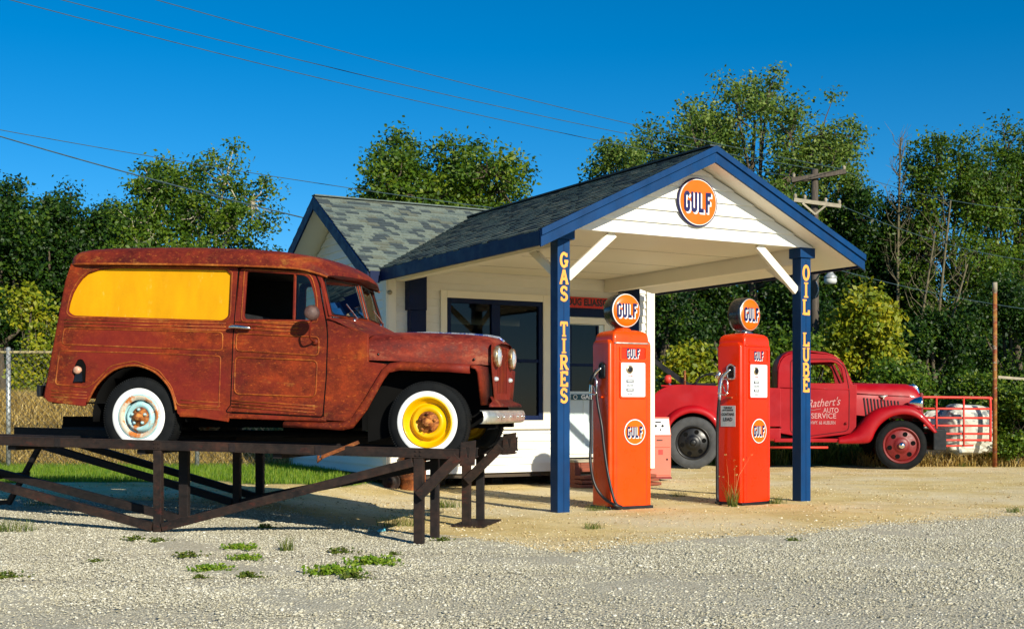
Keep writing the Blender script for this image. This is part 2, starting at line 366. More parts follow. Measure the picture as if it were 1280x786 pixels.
h2 = mix(t, gf, noise(t, 26, 10, .8).outputs[0], hm.outputs[0]); bump(t, b, h2, .5, .02)
far = 1-sm(0, 1, (Y-24)/4)
o = np_mesh('ground', np.stack([X, Y, Z], -1).reshape(-1, 3), F, gm, attrs=[('track', 'POINT', track(X, Y)*(Y < 13)), ('gravel', 'POINT', gravel_mask(X, Y)), ('lawn', 'POINT', np.maximum(lawn_mask(X, Y), np.maximum(sm(24.5, 26.5, Y+.8*vn(X, Y, .8)), sm(18, 22, np.abs(X)))))], smooth=True)
tag(o, kind='structure')
# loose stones on the surface
ICO = None
def ico():
    bm = bmesh.new(); bmesh.ops.create_icosphere(bm, subdivisions=1, radius=1); bm.verts.ensure_lookup_table()
    V = np.array([v.co[:] for v in bm.verts]); F = np.array([[v.index for v in f.verts] for f in bm.faces]); bm.free(); return V, F
IV, IF = ico()
def stones(name, P, r, mats, **k):
    n = len(P); q = rng.normal(size=(n, 4)); q /= np.linalg.norm(q, axis=1)[:, None]
    w, x, y, z = q.T
    Rm = np.stack([1-2*(y*y+z*z), 2*(x*y-z*w), 2*(x*z+y*w), 2*(x*y+z*w), 1-2*(x*x+z*z), 2*(y*z-x*w), 2*(x*z-y*w), 2*(y*z+x*w), 1-2*(x*x+y*y)], -1).reshape(n, 3, 3)
    base = IV[None]*rng.uniform(.55, 1.15, (n, len(IV), 1))*rng.uniform(.6, 1.2, (n, 1, 3))
    V = np.einsum('nij,nkj->nki', Rm, base)*r[:, None, None]; V[:, :, 2] *= .48; V += P[:, None, :]
    Fs = IF[None]+np.arange(n)[:, None, None]*len(IV)
    rn = np.repeat(rng.random(n), len(IF))
    o = np_mesh(name, V.reshape(-1, 3), Fs.reshape(-1, 3), mats, attrs=[('rnd', 'FACE', rn)]); return tag(o, **k)
sm_, t, b = nodes_of('pale_limestone_chips')
rr = ramp(t, attr(t, 'rnd'), [(0, (.20, .18, .13)), (.12, (.42, .39, .28)), (.5, (.51, .48, .36)), (.85, (.59, .56, .44)), (1, (.74, .72, .62))]).outputs[0]
rr = mix(t, 1.0, rr, ramp(t, noise(t, 60, 4).outputs[0], [(.3, .75), (.7, 1.15)]).outputs[0], 'MULTIPLY')
t.links.new(rr, b.inputs['Base Color']); b.inputs['Roughness'].default_value = .9; b.inputs['Specular IOR Level'].default_value = .2
def scatter(n, y0, y1, p=1.0, xm=.46, ext=.6):
    y = y0+(y1-y0)*rng.random(n)**p; x = (rng.random(n)*2-1)*(xm*y+ext); return x, y
x, y = scatter(380000, 5.6, 15.5, 1.15)
pr = gravel_mask(x, y); patch = .25+.75*sm(-.6, .4, vn(x, y*2.2, .8)+.35*(y-8.2)); thin = 1-sm(12, 15, y)*.4
kp = rng.random(len(x)) < pr*patch*thin*(1-.8*track(x, y))
x = x[kp]; y = y[kp]; r = rng.gamma(3, .0016, len(x))+.0022
stones('loose_gravel', np.stack([x, y, gz(x, y)+r*.3], -1), r, sm_, label='loose pale limestone gravel spread over the yard in the foreground', cat='gravel', kind='stuff')
x, y = scatter(90000, 9.5, 25, 1.2, .46); dd = y-np.interp(x, BX, BY); kp = (gravel_mask(x, y) < .6) & (lawn_mask(x, y) < .3) & (rng.random(len(x)) < .35+.6*np.exp(-dd/.55)+.3*(vn(x, y, .8) > .2))
x = x[kp]; y = y[kp]; r = rng.gamma(4, .0015, len(x))+.002
sp_, t, b = nodes_of('tan_pebbles'); t.links.new(ramp(t, attr(t, 'rnd'), [(0, (.22, .15, .06)), (.3, (.46, .35, .17)), (.75, (.62, .50, .28)), (1, (.80, .74, .58))]).outputs[0], b.inputs['Base Color']); b.inputs['Roughness'].default_value = .95; b.inputs['Specular IOR Level'].default_value = .1
stones('scattered_pebbles', np.stack([x, y, gz(x, y)+r*.3], -1), r, sp_, label='sparse pebbles scattered on the tan dirt around the pumps', cat='pebbles', kind='stuff')
# ---------------- greenery materials / blades ----------------
def leafmat(name, cols, tr=.35, rough=.5):
    m = bpy.data.materials.new(name); m.use_nodes = True; t = m.node_tree; b = t.nodes['Principled BSDF']
    c = ramp(t, attr(t, 'rnd'), [(i/(len(cols)-1), cc) for i, cc in enumerate(cols)]).outputs[0]
    t.links.new(c, b.inputs['Base Color']); b.inputs['Roughness'].default_value = rough; b.inputs['Specular IOR Level'].default_value = .35
    tl = t.nodes.new('ShaderNodeBsdfTranslucent'); hsn = t.nodes.new('ShaderNodeHueSaturation'); hsn.inputs['Value'].default_value = 1.5; hsn.inputs['Hue'].default_value = .485
    t.links.new(c, hsn.inputs['Color']); t.links.new(hsn.outputs[0], tl.inputs[0])
    ms = t.nodes.new('ShaderNodeMixShader'); ms.inputs[0].default_value = tr
    t.links.new(b.outputs[0], ms.inputs[1]); t.links.new(tl.outputs[0], ms.inputs[2]); t.links.new(ms.outputs[0], t.nodes['Material Output'].inputs[0]); return m
L_DARK = leafmat('dark_green_leaves', [(.004, .018, .003), (.011, .04, .004), (.03, .08, .005), (.10, .16, .008)])
L_MID = leafmat('mid_green_leaves', [(.014, .045, .004), (.042, .098, .005), (.095, .165, .008), (.20, .25, .014)])
L_BRT = leafmat('bright_yellow_green_leaves', [(.06, .11, .006), (.15, .20, .008), (.28, .29, .010), (.46, .38, .014)])
L_SIL = leafmat('silvery_cottonwood_leaves', [(.02, .06, .006), (.06, .12, .010), (.13, .20, .025), (.26, .31, .07)], rough=.55)
L_GRS = leafmat('lawn_grass_blades', [(.045, .11, .006), (.10, .21, .01), (.18, .30, .015), (.30, .36, .04)])
L_WEED = leafmat('weed_leaves', [(.04, .08, .01), (.08, .13, .015), (.14, .19, .02), (.25, .24, .06)])
L_DRY = leafmat('dry_straw', [(.16, .10, .025), (.32, .22, .055), (.46, .33, .09), (.55, .42, .16)], tr=.2)
BARK = mat('grey_brown_bark', (.085, .065, .042), .9, var=.4, sc=6, mp=(4, 4, .8), bst=.6)
BARKP = mat('pale_sycamore_bark', (.40, .36, .26), .85, var=.35, sc=4, bst=.4)
def blades(P, h, w, lean=.5, jit=.4):
    n = len(P); a = rng.random(n)*2*math.pi; H = h*(1+jit*(rng.random(n)*2-1)); wv = np.stack([np.cos(a), np.sin(a), 0*a], -1)*w
    b = rng.random(n)*2*math.pi; L = lean*rng.random(n)*H; d = np.stack([np.cos(b)*L, np.sin(b)*L, H], -1)
    m = P+d*np.array([.35, .35, .6]); V = np.stack([P-wv/2, P+wv/2, m+wv*.35, m-wv*.35, P+d], 1)
    k = np.arange(n)[:, None]*5
    F = np.concatenate([k+np.array([0, 1, 2]), k+np.array([0, 2, 3]), k+np.array([3, 2, 4])]); rn = np.tile(rng.random(n), 3)
    return V.reshape(-1, 3), F, rn
x = -13+rng.random(90000)*12; y = 15.5+rng.random(90000)*6; kp = rng.random(len(x)) < lawn_mask(x, y)*.9
x = x[kp]; y = y[kp]; V, F_, rn = blades(np.stack([x, y, gz(x, y)-.005], -1), .075, .007)
tag(np_mesh('lawn_grass', V, F_, L_GRS, attrs=[('rnd', 'FACE', rn)]), 'short bright green lawn grass behind the steel ramp at left', 'grass', kind='stuff')
# dry bank behind the fence
bk, t, b = nodes_of('dry_bank_soil'); t.links.new(ramp(t, noise(t, 3, 10, .75).outputs[0], [(.3, (.16, .11, .03)), (.5, (.34, .24, .07)), (.7, (.5, .36, .11))]).outputs[0], b.inputs['Base Color']); b.inputs['Roughness'].default_value = 1
bump(t, b, noise(t, 14, 8, .8).outputs[0], 1, .08)
bx = np.linspace(-40, -2.6, 150); by = np.linspace(0, 1, 22); XX, TT = np.meshgrid(bx, by)
YY = 21.0+TT*4.2+.15*vn(XX, TT*4, 1.5); ZZ = .15+1.2*sm(0, .85, TT)*(1-sm(3.2, 2.6, -XX))+.05*vn(XX*2, TT*8, 1.5)
i2 = np.arange(XX.size).reshape(XX.shape); F2 = np.stack([i2[:-1, :-1], i2[:-1, 1:], i2[1:, 1:], i2[1:, :-1]], -1).reshape(-1, 4)
tag(np_mesh('dry_bank', np.stack([XX, YY, ZZ], -1).reshape(-1, 3), F2, bk, smooth=True), kind='structure')
n = 26000; x = -14+rng.random(n)*11.2; tt = rng.random(n); y = 21+tt*4.0; z = .15+1.2*sm(0, .85, tt)*(1-sm(3.2, 2.6, -x))-.03
V, F_, rn = blades(np.stack([x, y, z], -1), .2, .016, 1.2)
tag(np_mesh('dry_grass', V, F_, L_DRY, attrs=[('rnd', 'FACE', rn)]), 'golden dry grass covering the bank behind the chain link fence', 'dry grass', kind='stuff')
rd = MB(); rd.box(-60, -3.4, 25.0, 25.5, 1.2, 1.43); tag(rd.build('kerb', CONC), kind='structure')
# ---------------- trees ----------------
def at(u, Y): return ((u-640)/FPX*Y, Y)
def zt(v, Y): return CAMH+(HOR-v)/FPX*Y
def leaves(C, rad, per, size, flat=.55):
    n = len(C)*per; ci = np.repeat(np.arange(len(C)), per)
    d = rng.normal(size=(n, 3)); d /= np.linalg.norm(d, axis=1)[:, None]
    d *= (rng.random(n)**.45)[:, None]; d[:, 2] *= .8
    P = C[ci]+d*np.asarray(rad)[ci][:, None]*(1+.25*rng.normal(size=(n, 1)))
    N = rng.normal(size=(n, 3))*flat+d*.35+np.array([.15, -.25, .45]); N /= np.linalg.norm(N, axis=1)[:, None]
    A = np.cross(N, rng.normal(size=(n, 3))); A /= np.linalg.norm(A, axis=1)[:, None]; B = np.cross(N, A)
    s = size*(.6+.8*rng.random(n))[:, None]
    V = np.stack([P-A*s*.62, P-B*s*.36+N*s*.06, P+A*s*.62, P+B*s*.36+N*s*.06], 1)
    return V.reshape(-1, 3), np.arange(n*4).reshape(-1, 4), ci
def tree(label, cat, u, v, Y, hw, base, lobes=9, per_l=16, per=60, size=.13, lm=None, bark=None, name='tree', crad=.55, group=None, lift=0, tr=.14, stems=1, top=.5, sparse=1.0, depth=.9):
    x0, y0 = at(u, Y); H = zt(v, Y); rad = hw/FPX*Y; cz = (base+H)/2; hz = (H-base)/2
    g0 = float(gz(x0, y0)); root = empty(name, (x0, y0, g0), label=label, cat=cat, group=group)
    LC = []
    for i in range(lobes):
        for _ in range(40):
            d = rng.normal(size=3); d /= np.linalg.norm(d); q = .36+.36*rng.random()**.6
            p = np.sign(d)*np.abs(d)**.62*q*np.array([1.1, depth, 1])
            if i == 0: p = np.array([rng.uniform(-.2, .2), rng.uniform(-.2, .2), .60])
            if all(np.linalg.norm(p-a) > .34 for a in LC) or _ == 39: break
        LC.append(p)
    LC = np.array(LC); lr = rng.uniform(.30, .44, lobes)
    CC = []; par = []
    for i in range(lobes):
        for j in range(per_l):
            d = rng.normal(size=3); d /= np.linalg.norm(d); CC.append(LC[i]+d*lr[i]*(.3+.65*rng.random())); par.append(i)
    CC = np.array(CC); S = np.array([rad, rad, hz]); C = CC*S+np.array([0, 0, cz]); Lw = LC*S+np.array([0, 0, cz])
    par = np.array(par); ok = C[:, 2] > .25; C = C[ok]; par = par[ok]
    V, Fq, ci = leaves(C, np.full(len(C), crad)*rng.uniform(.6, 1.2, len(C)), int(per*2.1), size*.66)
    cv = rng.random(len(C)); rn = np.clip(.55*rng.random(len(Fq))+.45*cv[ci]+.06*rng.normal(size=len(Fq)), 0, 1)
    np_mesh('crown', V, Fq, lm, root, [('rnd', 'FACE', rn)])
    tb = MB(); th = max(.4, base+.25*hz)
    for k in range(stems):
        ox = rng.uniform(-.5, .5)*(stems > 1); topp = Vector((ox*2.2, rng.uniform(-.2, .2), H*.86 if stems > 1 else cz+.5*hz))
        pts = spl([(ox*.6, 0, -.2), (ox*.8+rng.uniform(-.1, .1), 0, th*.5), (ox*1.4+rng.uniform(-.25, .25), rng.uniform(-.2, .2), th+.3*hz), topp], 5)
        rr = [tr*(1.15-1.0*i/(len(pts)-1))+.015 for i in range(len(pts))]
        tb.tube(pts, rr, 8)
    for i in range(lobes):
        z0 = th*.75+(Lw[i][2]-th*.75)*.45 if Lw[i][2] > th*.75 else th*.5
        s = Vector((0, 0, max(.3, min(z0, cz+.3*hz)))); e = Vector(Lw[i]); m = s.lerp(e, .5)+Vector((rng.uniform(-.2, .2), rng.uniform(-.2, .2), -.12*(e-s).length))
        pts = spl([s, m, e], 4); tb.tube(pts, [tr*.5*(1-.75*k/(len(pts)-1)) for k in range(len(pts))], 6)
    for i in range(0, len(C)):
        s = Vector(Lw[par[i]]); e = Vector(C[i]); mm = s.lerp(e, .5)+Vector((rng.uniform(-.1, .1), rng.uniform(-.1, .1), rng.uniform(-.15, .05)))
        tb.tube([s, mm, e], [tr*.13+.004, tr*.09+.003, .006], 4, cap=False)
    tb.build('trunk', bark or BARK, root, recalc=False)
    return root
GL = 'trees of the wood at left'; GR = 'trees of the wood at right'
tree('dark green tree cut off by the left edge of the photo', 'tree', 8, 218, 36, 66, 2.0, 12, 20, 70, .15, L_DARK, group=GL)
tree('dark green tree second from the left, behind the rear corner of the rusty van', 'tree', 84, 234, 38, 62, 1.6, 12, 20, 70, .15, L_DARK, group=GL)
tree('dark green tree between the far left wood and the pale limbed sycamore', 'tree', 148, 240, 39, 60, 1.6, 11, 20, 70, .15, L_DARK, group=GL)
tree('tall sycamore with pale limbs showing above the rusty van roof', 'tree', 240, 184, 36, 108, 3.2, 20, 15, 46, .14, L_MID, BARKP, crad=.5, group=GL, tr=.16)
tree('low bright green tree just over the rusty van roof in front of the sycamore', 'tree', 215, 296, 32, 66, .3, 9, 16, 60, .13, L_MID, group=GL)
tree('dark bushy tree behind the white gable of the station', 'tree', 330, 312, 34, 52, .2, 9, 16, 60, .14, L_DARK, group=GL)
tree('yellow green sapling against the dark wood beside the van tail', 'sapling', 42, 345, 30.5, 32, .7, 7, 8, 22, .15, L_BRT, group=GL, tr=.04, crad=.42)
tree('small yellow green bush low behind the chain link fence', 'bush', 44, 430, 27, 34, .5, 6, 8, 26, .12, L_BRT, group=GL, tr=.03, crad=.32)
tree('round crowned green tree rising behind the shingled roof', 'tree', 553, 162, 33, 118, 4.0, 26, 18, 56, .14, L_MID, crad=.5, tr=.2)
tree('thin airy cottonwood left of the gable peak', 'tree', 770, 156, 40, 62, 5.2, 10, 12, 40, .15, L_SIL, crad=.5, group=GR, tr=.1)
tree('tallest cottonwood, rising behind the gable peak', 'tree', 944, 72, 42, 126, 4.6, 26, 13, 50, .155, L_SIL, crad=.62, group=GR, tr=.2)
tree('cottonwood just right of the gable peak and below the tallest crown', 'tree', 862, 120, 44, 70, 4.4, 10, 14, 56, .155, L_SIL, crad=.6, group=GR, tr=.15)
tree('cottonwood leaning out over the utility pole', 'tree', 1030, 138, 43, 60, 5.5, 10, 13, 48, .15, L_SIL, crad=.58, group=GR, tr=.14)
tree('dark leafy tree directly behind the utility pole', 'tree', 1046, 212, 41, 66, .4, 12, 18, 62, .15, L_DARK, group=GR)
tree('dark green tree between the utility pole and the thin bare stems', 'tree', 1122, 236, 41, 62, .6, 13, 18, 60, .15, L_DARK, group=GR)
tree('tall open poplar with sky showing through, left of the rusty pipe pole', 'tree', 1192, 150, 40, 70, 2.6, 22, 16, 44, .14, L_MID, crad=.55, group=GR, tr=.13, stems=2)
tree('tall open poplar cut off by the right edge of the photo', 'tree', 1272, 150, 42, 70, 2.6, 20, 16, 44, .14, L_MID, crad=.55, group=GR, tr=.16)
tree('broad dark tree low behind the rusty pipe pole', 'tree', 1262, 338, 37, 62, .2, 10, 16, 56, .14, L_DARK, group=GR)
tree('dark tree low between the truck hood and the rusty pipe pole', 'tree', 1164, 372, 36, 56, .2, 10, 16, 56, .14, L_DARK, group=GR)
tree('dark tree behind the far gas pump globe', 'tree', 902, 330, 38, 74, .2, 12, 16, 60, .14, L_DARK, group=GR)
tree('dark tree behind the right end of the station wall', 'tree', 830, 352, 36, 60, .2, 10, 16, 56, .14, L_DARK, group=GR)
tree('dark tree behind the lettered oil lube post', 'tree', 990, 330, 38, 66, .2, 12, 16, 60, .14, L_DARK, group=GR)
tree('yellow leafed tree right of the oil lube post, over the truck cab', 'tree', 1078, 358, 31, 58, .9, 11, 14, 34, .17, L_BRT, group=GR, tr=.08, crad=.45)
tree('low yellow green bush between the two gas pumps', 'bush', 856, 420, 29, 44, .3, 8, 10, 36, .15, L_BRT, group=GR, tr=.05, crad=.4)
tree('mid green bush behind the truck cab roof', 'bush', 975, 405, 29.5, 44, .3, 8, 12, 40, .14, L_MID, group=GR, tr=.05, crad=.4)
tree('mid green bush behind the truck hood', 'bush', 1110, 446, 29, 50, .1, 9, 13, 46, .12, L_MID, group=GR, tr=.05, crad=.4)
tree('dense weedy hedge bush right of the rusty pipe pole', 'bush', 1275, 476, 25, 40, -.2, 10, 14, 60, .085, L_MID, group=GR, tr=.03, crad=.3)
tree('rounded flowering bush behind the red pipe gate', 'bush', 1212, 464, 26.5, 42, -.1, 10, 14, 60, .085, L_MID, group=GR, tr=.03, crad=.3)
BARKL = mat('pale_thin_bark', (.13, .11, .06), .9, var=.3, sc=6)
# thin bare stems in front of the right wood
def bare(u, v, Y, lab, lean, nb=1):
    x0, y0 = at(u, Y); H = zt(v, Y); root = empty('bare_tree', (x0, y0, 0), label=lab, cat='tree', group='thin bare stems in the right wood')
    tb = MB(); P = spl([(0, 0, -.1), (lean*.3, 0, H*.35), (lean*.7, .1, H*.7), (lean, 0, H)], 6); n = len(P); tb.tube(P, [.06*(1-.8*i/n)+.01 for i in range(n)], 7)
    tw = MB()
    for i in range(9, n-1):
        for s in range(nb):
            a = rng.uniform(0, 6.28); L = (n-i)/n*rng.uniform(1.2, 2.4)+.4; b = P[i]; e = b+Vector((math.cos(a)*L*.6, math.sin(a)*L*.3, L*.8)); m = b.lerp(e, .5)+Vector((math.cos(a)*.12*L, 0, -.06*L))
            tw.tube([b, m, e], [.018, .012, .005], 4, cap=False)
            for q in range(3):
                f = rng.uniform(.3, .95); c = b.lerp(e, f); tw.tube([c, c+Vector((rng.uniform(-.4, .4), rng.uniform(-.3, .3), rng.uniform(.1, .55)))], [.007, .003], 3, cap=False)
    tb.build('trunk', BARKL, root, recalc=False); tw.build('branches', BARKL, root, recalc=False)
bare(1120, 172, 39.5, 'bare grey stem standing up past the dark treetops', .15, 3)
bare(1132, 290, 38, 'pale bare stem leaning slightly right below the open sky gap', .9)
bare(1160, 250, 38.5, 'crooked bare stem left of the tall open poplar', .7)
bare(1150, 330, 37, 'short bare stem forking low beside the yellow leafed tree', 1.4)
# far-off wood reading as one dark mass behind the separate trees
def mass(name, u0, u1, Y, top, label, lm):
    n = 420; uu = rng.uniform(u0, u1, n); YY = Y+rng.uniform(-1.5, 2.5, n); X_ = (uu-640)/FPX*YY
    tz = np.interp(uu, [p[0] for p in top], [zt(p[1], Y) for p in top]); C = np.stack([X_, YY, rng.random(n)*tz], -1)
    V, Fq, ci = leaves(C, np.full(n, 1.3), 90, .26); cv = rng.random(n); rn = np.clip(.5*rng.random(len(Fq))+.4*cv[ci], 0, 1)
    tag(np_mesh(name, V, Fq, lm, attrs=[('rnd', 'FACE', rn)]), label, 'woods', kind='stuff')
mass('distant_woods', -220, 420, 50, [(-220, 250), (0, 300), (200, 330), (420, 350)], 'distant dark woods behind the separate trees at left', L_DARK)
mass('distant_woods', 760, 1140, 52, [(760, 330), (1000, 300), (1140, 330)], 'distant dark woods behind the pumps and truck', L_DARK)
mass('distant_woods', 1140, 1500, 52, [(1140, 440), (1200, 430), (1270, 420), (1500, 330)], 'distant dark woods low behind the red pipe gate', L_DARK)
# grassy weeds along the foot of the wood
n = 30000; x = rng.uniform(2.2, 15, n); y = 25.6+rng.random(n)*2.2-.0*x+.3*vn(x, x, 1.5); V, F_, rn = blades(np.stack([x, y, 0*x], -1), .38, .022, .9, .6)
tag(np_mesh('tall_weeds', V, F_, L_WEED, attrs=[('rnd', 'FACE', rn)]), 'tall green weeds along the edge of the wood behind the truck', 'weeds', kind='stuff')
n = 9000; x = rng.uniform(7, 15, n); y = 24.9+rng.random(n)*1.2; V, F_, rn = blades(np.stack([x, y, 0*x], -1), .22, .016, 1.1, .6)
tag(np_mesh('dry_grass', V, F_, L_DRY, attrs=[('rnd', 'FACE', rn)]), 'brown dry grass in front of the weeds beneath the red gate', 'dry grass', kind='stuff')
# single weeds on the yard
def tuft_mesh(n, h, w, spread, mt, lean=1.0):
    a = rng.random(n)*6.28; r = rng.random(n)**.7*spread; P = np.stack([np.cos(a)*r, np.sin(a)*r*.7, 0*a], -1); V, F_, rn = blades(P, h, w, lean, .5)
    me_o = np_mesh('weed_tuft', V, F_, mt, attrs=[('rnd', 'FACE', rn)]); me = me_o.data; bpy.data.objects.remove(me_o); return me
def patch_mesh(n, spread, mt):
    arms = 7; aa = rng.random(arms)*6.28; ln = rng.uniform(.3, 1, arms)*spread; w = rng.integers(0, arms, n); q = rng.random(n)
    k = np.array([np.cos(aa[w])*ln[w]*q*1.25+rng.normal(size=n)*.02, np.sin(aa[w])*ln[w]*q*.8+rng.normal(size=n)*.02, .006+rng.random(n)**2*.04]).T
    V, Fq, ci = leaves(k, np.full(n, .016), 4, .021, .8); V[:, 2] = np.maximum(V[:, 2], .003)
    o = np_mesh('weed_tuft', V, Fq, mt, attrs=[('rnd', 'FACE', rng.random(len(Fq)))]); me = o.data; bpy.data.objects.remove(o); return me
TM = [tuft_mesh(70, .11, .006, .06, L_WEED), tuft_mesh(110, .07, .006, .14, L_WEED), patch_mesh(170, .22, L_GRS), patch_mesh(90, .15, L_WEED), tuft_mesh(160, .12, .006, .3, L_WEED)]
def weed(u, v, k, s, lab, cat='weed'):
    y = CAMH*FPX/(v-HOR)
    for _ in range(6):
        x = (u-640)/FPX*y; y = (CAMH-float(gz(x, y)))*FPX/(v-HOR)
    o = bpy.data.objects.new('weed_tuft', TM[k]); COL.objects.link(o); o.location = (x, y, float(gz(x, y))); o.scale = (s, s, s); o.rotation_euler = (0, 0, rng.uniform(-.6, .6))
    tag(o, lab, cat, 'weeds growing through the gravel and dirt')
W_ = [(358, 688, 0, .9, 'upright spiky grass tuft in the gravel below the ramp'), (298, 686, 2, .9, 'flat green weed mat left of the spiky tuft'), (305, 699, 2, .8, 'flat weed mat just below another one, left of the spiky tuft'),
      (260, 713, 2, .9, 'small dark weed patch low in the gravel, third from the left'), (232, 696, 3, .9, 'thin weed sprig left of the flat mats in the gravel'), (311, 721, 3, .8, 'thin reddish weed below the flat mats'),
      (414, 717, 2, 1.25, 'broad green weed mat at the lowest right of the gravel weeds'), (462, 705, 2, 1.2, 'broad leafy weed patch right of the lowest weed mat'), (423, 691, 3, .9, 'sparse weed above the broad weed mat'),
      (442, 722, 3, .9, 'small weed between and below the two broad weed patches'), (492, 693, 3, .5, 'tiny weed left of the nearest ramp leg'), (196, 677, 3, .7, 'tiny weed right below the ramp foot'), (166, 675, 3, .8, 'thin weed left of the ramp foot'),
      (10, 664, 4, .85, 'big loose grass tuft at the left edge of the gravel'), (6, 722, 3, .9, 'small weed at the lower left corner'), (118, 702, 3, .5, 'lone tiny weed in the open gravel at left'), (500, 657, 4, .8, 'green grass tuft just behind the nearest ramp leg'),
      (560, 634, 1, 1.2, 'grass tuft between the front ramp legs'), (551, 676, 3, .7, 'small weed at the foot of the nearest ramp leg'), (745, 638, 4, .5, 'low grass at the left foot of the near pump'), (742, 661, 1, .8, 'yellowish tuft in front of the near pump'),
      (1040, 582, 4, .8, 'green grass tuft under the truck running board'), (970, 629, 1, 1.0, 'low weed by the right foot of the far pump'), (990, 676, 3, .6, 'small weed in the gravel in front of the oil lube post'),
      (330, 660, 3, .8, 'low weed in the shade of the ramp'), (250, 722, 3, .5, 'tiny weed left of the thin reddish weed'), (1268, 640, 1, .8, 'small tuft at the right edge of the yard'), (1205, 583, 1, 1.0, 'small dark tuft right of the truck wheel'), (848, 620, 4, .45, 'thin grass between the two pumps'), (40, 634, 4, .7, 'dark grass tuft in the shade at the far left of the ramp')]
for a in W_: weed(*a)
# tall weed at the far pump
ro = empty('tall_weed', (at(916, 14.75)[0], 14.75, 0), label='tall feathery weed with seed heads growing against the far pump', cat='weed')
n = 90; a = rng.random(n)*6.28; P = np.stack([np.cos(a)*.05, np.sin(a)*.05, 0*a], -1); V, F_, rn = blades(P, .22, .006, .75, .5); np_mesh('leaves', V, F_, L_WEED, ro, [('rnd', 'FACE', rn)])
V, F_, rn = blades(P[:9], .48, .003, .6, .3); np_mesh('stalks', V, F_, L_DRY, ro, [('rnd', 'FACE', rn)])
sh = MB(); tips = V.reshape(-1, 5, 3)[:, 4]
V2, F2_, ci = leaves(tips, np.full(len(tips), .022), 10, .011); np_mesh('seed_heads', V2, F2_, L_DRY, ro, [('rnd', 'FACE', rng.random(len(F2_)))])
# ---------------- rusty panel van ----------------
A_ = R(12); HX, HY = math.cos(A_), -math.sin(A_); YX, YY_ = math.sin(A_), math.cos(A_)
Q0 = (-.771, 10.757); VZ = .76
van = empty('panel_van', (Q0[0], Q0[1], VZ), -A_, label='rusty red brown vintage panel van with yellow side panel, parked on the steel ramp', cat='van')
def J(u, v, w=0.0, ox=Q0, z0=VZ, hx=HX, hy=HY, yx=YX, yy=YY_):
    k = (u-640)/FPX
    s = (k*(ox[1]+yy*w)-ox[0]-yx*w)/(hx-k*hy); Yd = ox[1]+hy*s+yy*w
    return (s, CAMH-(v-HOR)/FPX*Yd-z0)
VW = 1.62
ZS = .15
def lean(z): return .02+.045*max(0, z-.35)
def side_map(off=0.0):
    def f(x, y, z): return (x, lean(y)+off-z, y)   # curve-plane: x=s, y=z ; thickness along w
    return f
def put_plate(name, outl, mt, parent, th=.03, bev=.006, off=0.0, far=False, smooth=False):
    vs, fs = plate(outl, th, bev)
    m = MB(); m.add(vs, fs)
    f = side_map(off+th/2)
    m.xf(lambda x, y, z: f(x, y, z))
    if far: m.xf(lambda x, y, z: (x, VW-y, z))
    return m.build(name, mt, parent)
def P_(pts, w=.03): return [J(*p[:2], w)+tuple(p[2:]) for p in pts]
quarter = rounded(P_([(55, 496, .03), (60, 470, 0), (71, 400, 0), (79, 352, 0), (86, 329, 0), (294.6, 333, 0), (290.3, 512, 0), (285, 527, 0), (222, 518, .03), (221, 510, 0), (216, 494, 0), (209, 479, 0), (192, 463.5, 0), (168, 456, 0), (143, 461, 0), (121, 480, 0), (110, 500, 0), (107, 508, .03), (60, 502, .02)]), 0)
yhole = rounded(P_([(82, 389, .03), (84.5, 377, 0), (88, 366, 0), (93, 356.5, 0), (99, 348, 0), (107, 341, 0), (120, 336.5, 0), (142, 334.5, 0), (279, 336.5, .05), (285.5, 342, 0), (284, 394, .03), (277, 400, .04), (89, 394, .05)]), 0)
def grow(poly, d):
    c = Vector((sum(p[0] for p in poly)/len(poly), sum(p[1] for p in poly)/len(poly))); out = []
    for p in poly:
        q = Vector(p)-c; out.append((c.x+q.x*(1+d/max(.05, abs(q.x)) if abs(q.x) > .02 else 1), c.y+q.y*(1+d/max(.05, abs(q.y)) if abs(q.y) > .02 else 1)))
    return out
thole = rounded(P_([(91.5, 477, 0), (92, 457, .02), (96, 449, .03), (102, 449, .03), (106.5, 457, .02), (106, 478, 0)]), 0)
put_plate('rear_quarter', [quarter, yhole, thole], RUST, van)
put_plate('side_panel', [grow(yhole, .012)], YEL, van, th=.012, bev=.002, off=.02)
for far in (False, True): put_plate('dark_backing', [grow(yhole, .05)], CABIN, van, th=.006, bev=.001, off=.05, far=far)  # dark sheets added inside so the cargo space looks black through the window
fq = put_plate('rear_quarter', [quarter, yhole], RUST, van, far=True); put_plate('side_panel', [grow(yhole, .012)], YEL, van, th=.012, bev=.002, off=.02, far=True)
door = rounded(P_([(296.5, 334, .05), (389, 338.5, .06), (396, 352, .1), (402, 385, .1), (408, 412, .1), (407, 470, 0), (403.5, 520.5, .03), (283, 514, .03), (289.5, 505, 0), (291, 420, 0)]), 0)
dhole = rounded(P_([(305.5, 338.5, .035), (383, 343.5, .08), (391.5, 372, .06), (392.5, 399.5, .03), (302.5, 398.5, .04)]), 0)
